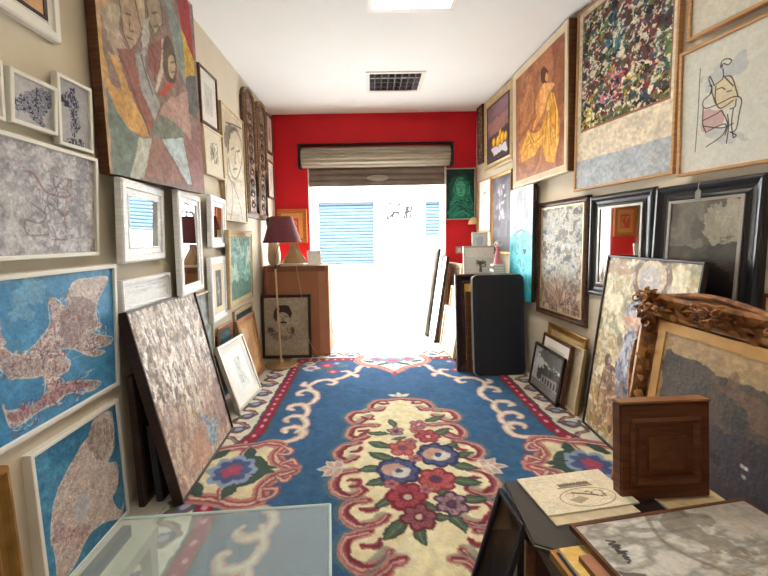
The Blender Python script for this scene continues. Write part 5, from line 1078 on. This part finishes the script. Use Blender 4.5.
for lx, ly in ((-.19, -.24), (-.19, .225), (.20, -.24)): obj('leg', box(B(), lx - .013, lx + .013, ly - .013, ly + .013, .0135, .4615), rail, e)

# ---------------------------------------------------------------- table with stacked pictures, right foreground
TT = .515
e = tag(empty('wooden_table', (.61, .62, 0)), 'low dark wooden table in right foreground piled with pictures', 'table')
obj('table_top', box(B(), -.255, .27, -.20, .30, TT - .028, TT, .003), dark_fr, e)
for lx in (-.235, .185):
    for ly in (-.175, .275): obj('leg', box(B(), lx - .02, lx + .02, ly - .02, ly + .02, .0135, TT - .0285, .003), dark_fr, e)
for ly in (-.175, .275): obj('apron', box(B(), -.2145, .1645, ly - .01, ly + .01, TT - .09, TT - .0285), dark_fr, e)
def flat(name, label, cat, quad, z0, z1, m, group=None):
    c = np.mean(quad, 0); e_ = tag(empty(name, (c[0], c[1], z0)), label, cat, group)
    return e_, [(a - c[0], b - c[1]) for a, b in quad]
e, q = flat('folder', 'dark grey card folder beneath the emblem sheet on low table', 'folder', [(.345, .952), (.336, .745), (.375, .728), (.60, .768), (.60, .965)], TT + .0005, 0, None)
gm = mat('dark_folder_card', (66, 60, 52), .75, var=.06); obj('back_cover', slab(B(), q, 0, .004), gm, e); obj('front_cover', slab(B(), [(a * .985, b * .985) for a, b in q], .0085, .012), gm, e); obj('papers', slab(B(), [(a * .97, b * .97) for a, b in q], .0042, .0083), mount_w, e)
def sheet(name, label, cat, tl, tr, bl, z, th, art, n, m, part='print', frame=None, sm=None, group=None):
    tl, tr, bl = map(np.array, (tl, tr, bl)); w_ = np.linalg.norm(tr - tl); h_ = np.linalg.norm(bl - tl); ang = math.atan2(*(tr - tl)[::-1])
    c = tl + (tr - tl) / 2 + (bl - tl) / 2
    e_ = tag(empty(name, (c[0], c[1], z), (0, 0, ang)), label, cat, group); f = frame or 0
    A_ = art(Art(w_ - 2 * f, h_ - 2 * f, n, (200, 200, 200))); A_.grain(.05)
    grid_mesh(part, A_, -w_ / 2 + f, w_ / 2 - f, -h_ / 2 + f, h_ / 2 - f, th - (.0015 if frame else 0), m, e_, True)
    if frame:
        bm = B(); rects = [(0, 0), (f, 0)]
        L_ = []
        for ins, zz in ((0, .0), (0, th), (f, th), (f, .0)):
            L_.append([bm.verts.new(p_) for p_ in ((-w_ / 2 + ins, -h_ / 2 + ins, zz), (w_ / 2 - ins, -h_ / 2 + ins, zz), (w_ / 2 - ins, h_ / 2 - ins, zz), (-w_ / 2 + ins, h_ / 2 - ins, zz))])
        for i in range(4):
            for k in range(4): bm.faces.new((L_[i][k], L_[i][(k + 1) % 4], L_[(i + 1) % 4][(k + 1) % 4], L_[(i + 1) % 4][k]))
        obj('frame', bm, sm, e_); obj('backing', box(B(), -w_ / 2 + f, w_ / 2 - f, -h_ / 2 + f, h_ / 2 - f, 0.0, th - .004), back_m, e_)
    else: obj('sheet', box(B(), -w_ / 2, w_ / 2, -h_ / 2, h_ / 2, 0, th - .0006), sm or mount_w, e_)
    return e_
FZ = TT + .0130
sheet('paper_card', 'plain cream sheet directly beneath the oval emblem sheet', 'card', (.384, .93), (.60, .968), (.404, .79), FZ, .003, lambda A: A.tex([(206, 188, 156), (196, 178, 146)], (3, 3), 3) or A, 12, PRINT)
sheet('paper_card', 'cream sheet with oval emblem and dark lettering on grey folder', 'card', (.379, .948), (.618, .986), (.397, .815), FZ + .0035, .004, a_card, 190, PRINT)
sheet('framed_painting', 'gilt-edged picture lying under the others at front of low table', 'picture', (.364, .722), (.66, .765), (.392, .44), TT + .0005, .018, lambda A: A.tex([(40, 34, 34), (54, 46, 44)], (3, 3), 3) or A, 16, PAINT, 'canvas', .008, gold_fr)
sheet('booklet', 'small yellow booklet at front edge of low table', 'booklet', (.374, .716), (.432, .724), (.384, .64), TT + .019, .008, lambda A: A.tex([(226, 190, 116), (214, 172, 92)], (3, 3), 3) or A, 16, PRINT, 'cover')
sheet('hardback_folder', 'pinkish brown board lying under the stormy sea picture', 'board', (.398, .684), (.60, .716), (.424, .50), TT + .0275, .012, lambda A: A.tex([(176, 128, 100), (166, 116, 90)], (3, 3), 3) or A, 16, PRINT, 'cover', None, red_wood)
sheet('framed_painting', 'stormy grey sea picture with dark scrawled signature lying flat', 'picture', (.411, .748), (.85, .819), (.474, .374), .556, .012, a_storm, 260, GLAZED, 'canvas', .007, brown_fr)
sheet('canvas_board', 'cream board lying flat on low table beside carved wooden panel', 'board', (.70, .915), (.862, .925), (.705, .845), TT + .0005, .006, lambda A: A.tex([(206, 182, 142), (196, 170, 128)], (3, 3), 3) or A, 16, PAINT, 'face')
# small carved wooden panel standing on the table
pw, ph, pth = .232, .238, .035
e = tag(empty('wooden_plaque', (.722, .874, TT + .0068 + .003), (-R(4), 0, R(3))), 'small brown wooden panel with carved rectangle standing on low table', 'panel')
pan = wood('walnut_panel', (116, 68, 40), (76, 42, 25), .42, 7)
obj('board', box(B(), -pw / 2, pw / 2, .004, pth, 0, ph, .003), pan, e)
obj('raised_border', sweep(B(), pw - .05, ph - .07, [(0, .0045), (0, .001), (.006, -.003), (.014, -.001), (.02, .003), (.02, .0045)]), pan, e).location = (0, 0, .035)
obj('centre_field', box(B(), -.052, .052, -.002, .0045, .072, ph - .078, .003), mat('worn_walnut', (116, 70, 40), .5, 0, 0, 14, .2, (1, 1, 3), .4, (80, 46, 26)), e)
obj('top_edge', box(B(), -pw / 2 - .002, pw / 2 + .002, .002, pth + .002, ph + .0005, ph + .007, .002), wood('walnut_edge', (150, 104, 66), (116, 74, 44)), e)
# stored beneath and against the table
pic('framed_picture', 'dark brown frame stored under the low table facing the room', (.425, .77, 0, -6, 2, .17, .47), .022, .02, 'step', red_wood, lambda A: A.tex([(66, 38, 28), (84, 50, 36)], (3, 3), 3) or A, 16, group=GF)
pic('canvas_painting', 'black-backed board leaning against left side of the low table', (.175, .85, 0, -84, 17, .13, .53), .012, .014, 'flat', black_fr, lambda A: A.tex([(24, 22, 24), (36, 32, 32)], (3, 3), 3) or A, 16, group=GF)

# ---------------------------------------------------------------- the big ornate gold frame
x, y, z, yaw, lean, w, h = P['ornG']
e = pic('framed_painting', 'mountain landscape in large ornate gold frame leaning at right foreground', P['ornG'], .085, .05, 'scoop', gold_old, a_mount, 260, group=GF, inner=(.030, gold_lin), cm=PAINT)
rr = random.Random(3)
def scroll(bm, c, r, a0, turns, sgn, th):
    n = 14; pts = []; rs = []
    for i in range(n):
        t = i / (n - 1); a = a0 + sgn * turns * 2 * math.pi * t; q = r * (1 - .8 * t)
        pts.append((c[0] + q * math.cos(a), c[1] - .012 * math.sin(t * 3.1) - .004, c[2] + q * math.sin(a))); rs.append(th * (.55 + .6 * math.sin(math.pi * min(1, t * 1.1))) * (1 - .4 * t))
    tube(bm, pts, rs, 6)
def leafy(bm, c, l, a, wd, lift=.016):                # a cupped acanthus lobe
    n = 5; L_ = []; R_ = []; Mm = []
    for i in range(n + 1):
        t = i / n; s_ = wd * math.sin(math.pi * (t * .86 + .1)) * (1 + .25 * math.sin(t * 14)); px_, pz_ = c[0] + l * t * math.cos(a), c[2] + l * t * math.sin(a); up = c[1] - lift * math.sin(math.pi * t * .8)
        nx_, nz_ = -math.sin(a), math.cos(a)
        L_.append(bm.verts.new((px_ + nx_ * s_, up + .006, pz_ + nz_ * s_))); R_.append(bm.verts.new((px_ - nx_ * s_, up + .006, pz_ - nz_ * s_))); Mm.append(bm.verts.new((px_, up - .008, pz_)))
    for i in range(n): bm.faces.new((L_[i], L_[i + 1], Mm[i + 1], Mm[i])); bm.faces.new((Mm[i], Mm[i + 1], R_[i + 1], R_[i]))
def ornament(cx, cz, size, axis):
    bm = B(); S_ = size
    for k in range(36):
        a = rr.random() * 6.28; r_ = S_ * (.1 + .8 * rr.random())
        dx, dz = r_ * math.cos(a), r_ * math.sin(a)
        if axis == 'x': dx *= 1.9; dz *= .55
        if axis == 'z': dz *= 1.9; dx *= .55
        if k % 2: scroll(bm, (cx + dx, -.004, cz + dz), S_ * (.15 + .13 * rr.random()), rr.random() * 6.28, .9 + .4 * rr.random(), rr.choice((-1, 1)), S_ * .06)
        else: leafy(bm, (cx + dx * .6, .0, cz + dz * .6), S_ * (.34 + .24 * rr.random()), a + rr.uniform(-.5, .5), S_ * .10)
    for k in range(10):
        a = rr.random() * 6.28; r_ = S_ * rr.random() * .8
        bmesh.ops.create_icosphere(bm, subdivisions=1, radius=S_ * .075, matrix=Matrix.Translation((cx + r_ * math.cos(a) * (1.8 if axis == 'x' else .8), -.010, cz + r_ * math.sin(a) * (1.8 if axis == 'z' else .8))))
    return bm
cm_ = mat('gilt_carving', (186, 128, 76), .36, .4, 0, 30, .2, (1, 1, 1), .5, (92, 54, 34))
c0 = .045
for cx, cz in ((-w / 2 + c0, h - c0), (w / 2 - c0, h - c0), (-w / 2 + c0, .085), (w / 2 - c0, .085)): obj('corner_ornament', ornament(cx, cz, .072, ''), cm_, e, True)
for cx, cz, ax in ((-w / 4 + .02, h - .035, 'x'), (w / 4 - .02, h - .035, 'x'), (0, h - .03, 'x'), (-w / 2 + .03, h * .5, 'z'), (w / 2 - .03, h * .5, 'z')): obj('centre_ornament', ornament(cx, cz, .055, ax), cm_, e, True)
bm = B()                                             # swelling outer rim that runs from ornament to ornament
def rim(p0, p1, out):
    n = 24; pts = []
    for i in range(n + 1):
        t = i / n; b = .014 * math.sin(math.pi * t * 2 - math.pi / 2) + .004
        pts.append((p0[0] + (p1[0] - p0[0]) * t + out[0] * b, .012, p0[1] + (p1[1] - p0[1]) * t + out[1] * b))
    tube(bm, pts, .010, 8)
for s_ in (0, 1):
    rim((-w / 2 + w * s_ / 2, h - .004), (w * s_ / 2, h - .004), (0, 1)); rim((-w / 2 + .004, .03 + (h - .06) * s_ / 2), (-w / 2 + .004, .03 + (h - .06) * (s_ + 1) / 2), (-1, 0)); rim((w / 2 - .004, .03 + (h - .06) * s_ / 2), (w / 2 - .004, .03 + (h - .06) * (s_ + 1) / 2), (1, 0))
obj('rim', bm, cm_, e, True)
bml, bmt, bmr = B(), B(), B()                        # small running leaves in the hollow of the moulding
for i in range(48):
    t = (i + .5) / 48
    leafy(bml, (-w / 2 + .05 + .012 * math.sin(i * 2.1), .010, .08 + (h - .16) * t), .035, 1.57 + .9 * math.sin(i * 1.7), .008, .008); leafy(bmt, (-w / 2 + .08 + (w - .16) * t, .010, h - .05 + .012 * math.sin(i * 2.3)), .035, .9 * math.sin(i * 1.9), .008, .008); leafy(bmr, (w / 2 - .05, .010, .08 + (h - .16) * t), .035, 1.57 + .9 * math.sin(i * 1.7), .008, .008)
for bm in (bml, bmt, bmr): obj('running_leaf', bm, cm_, e, True)
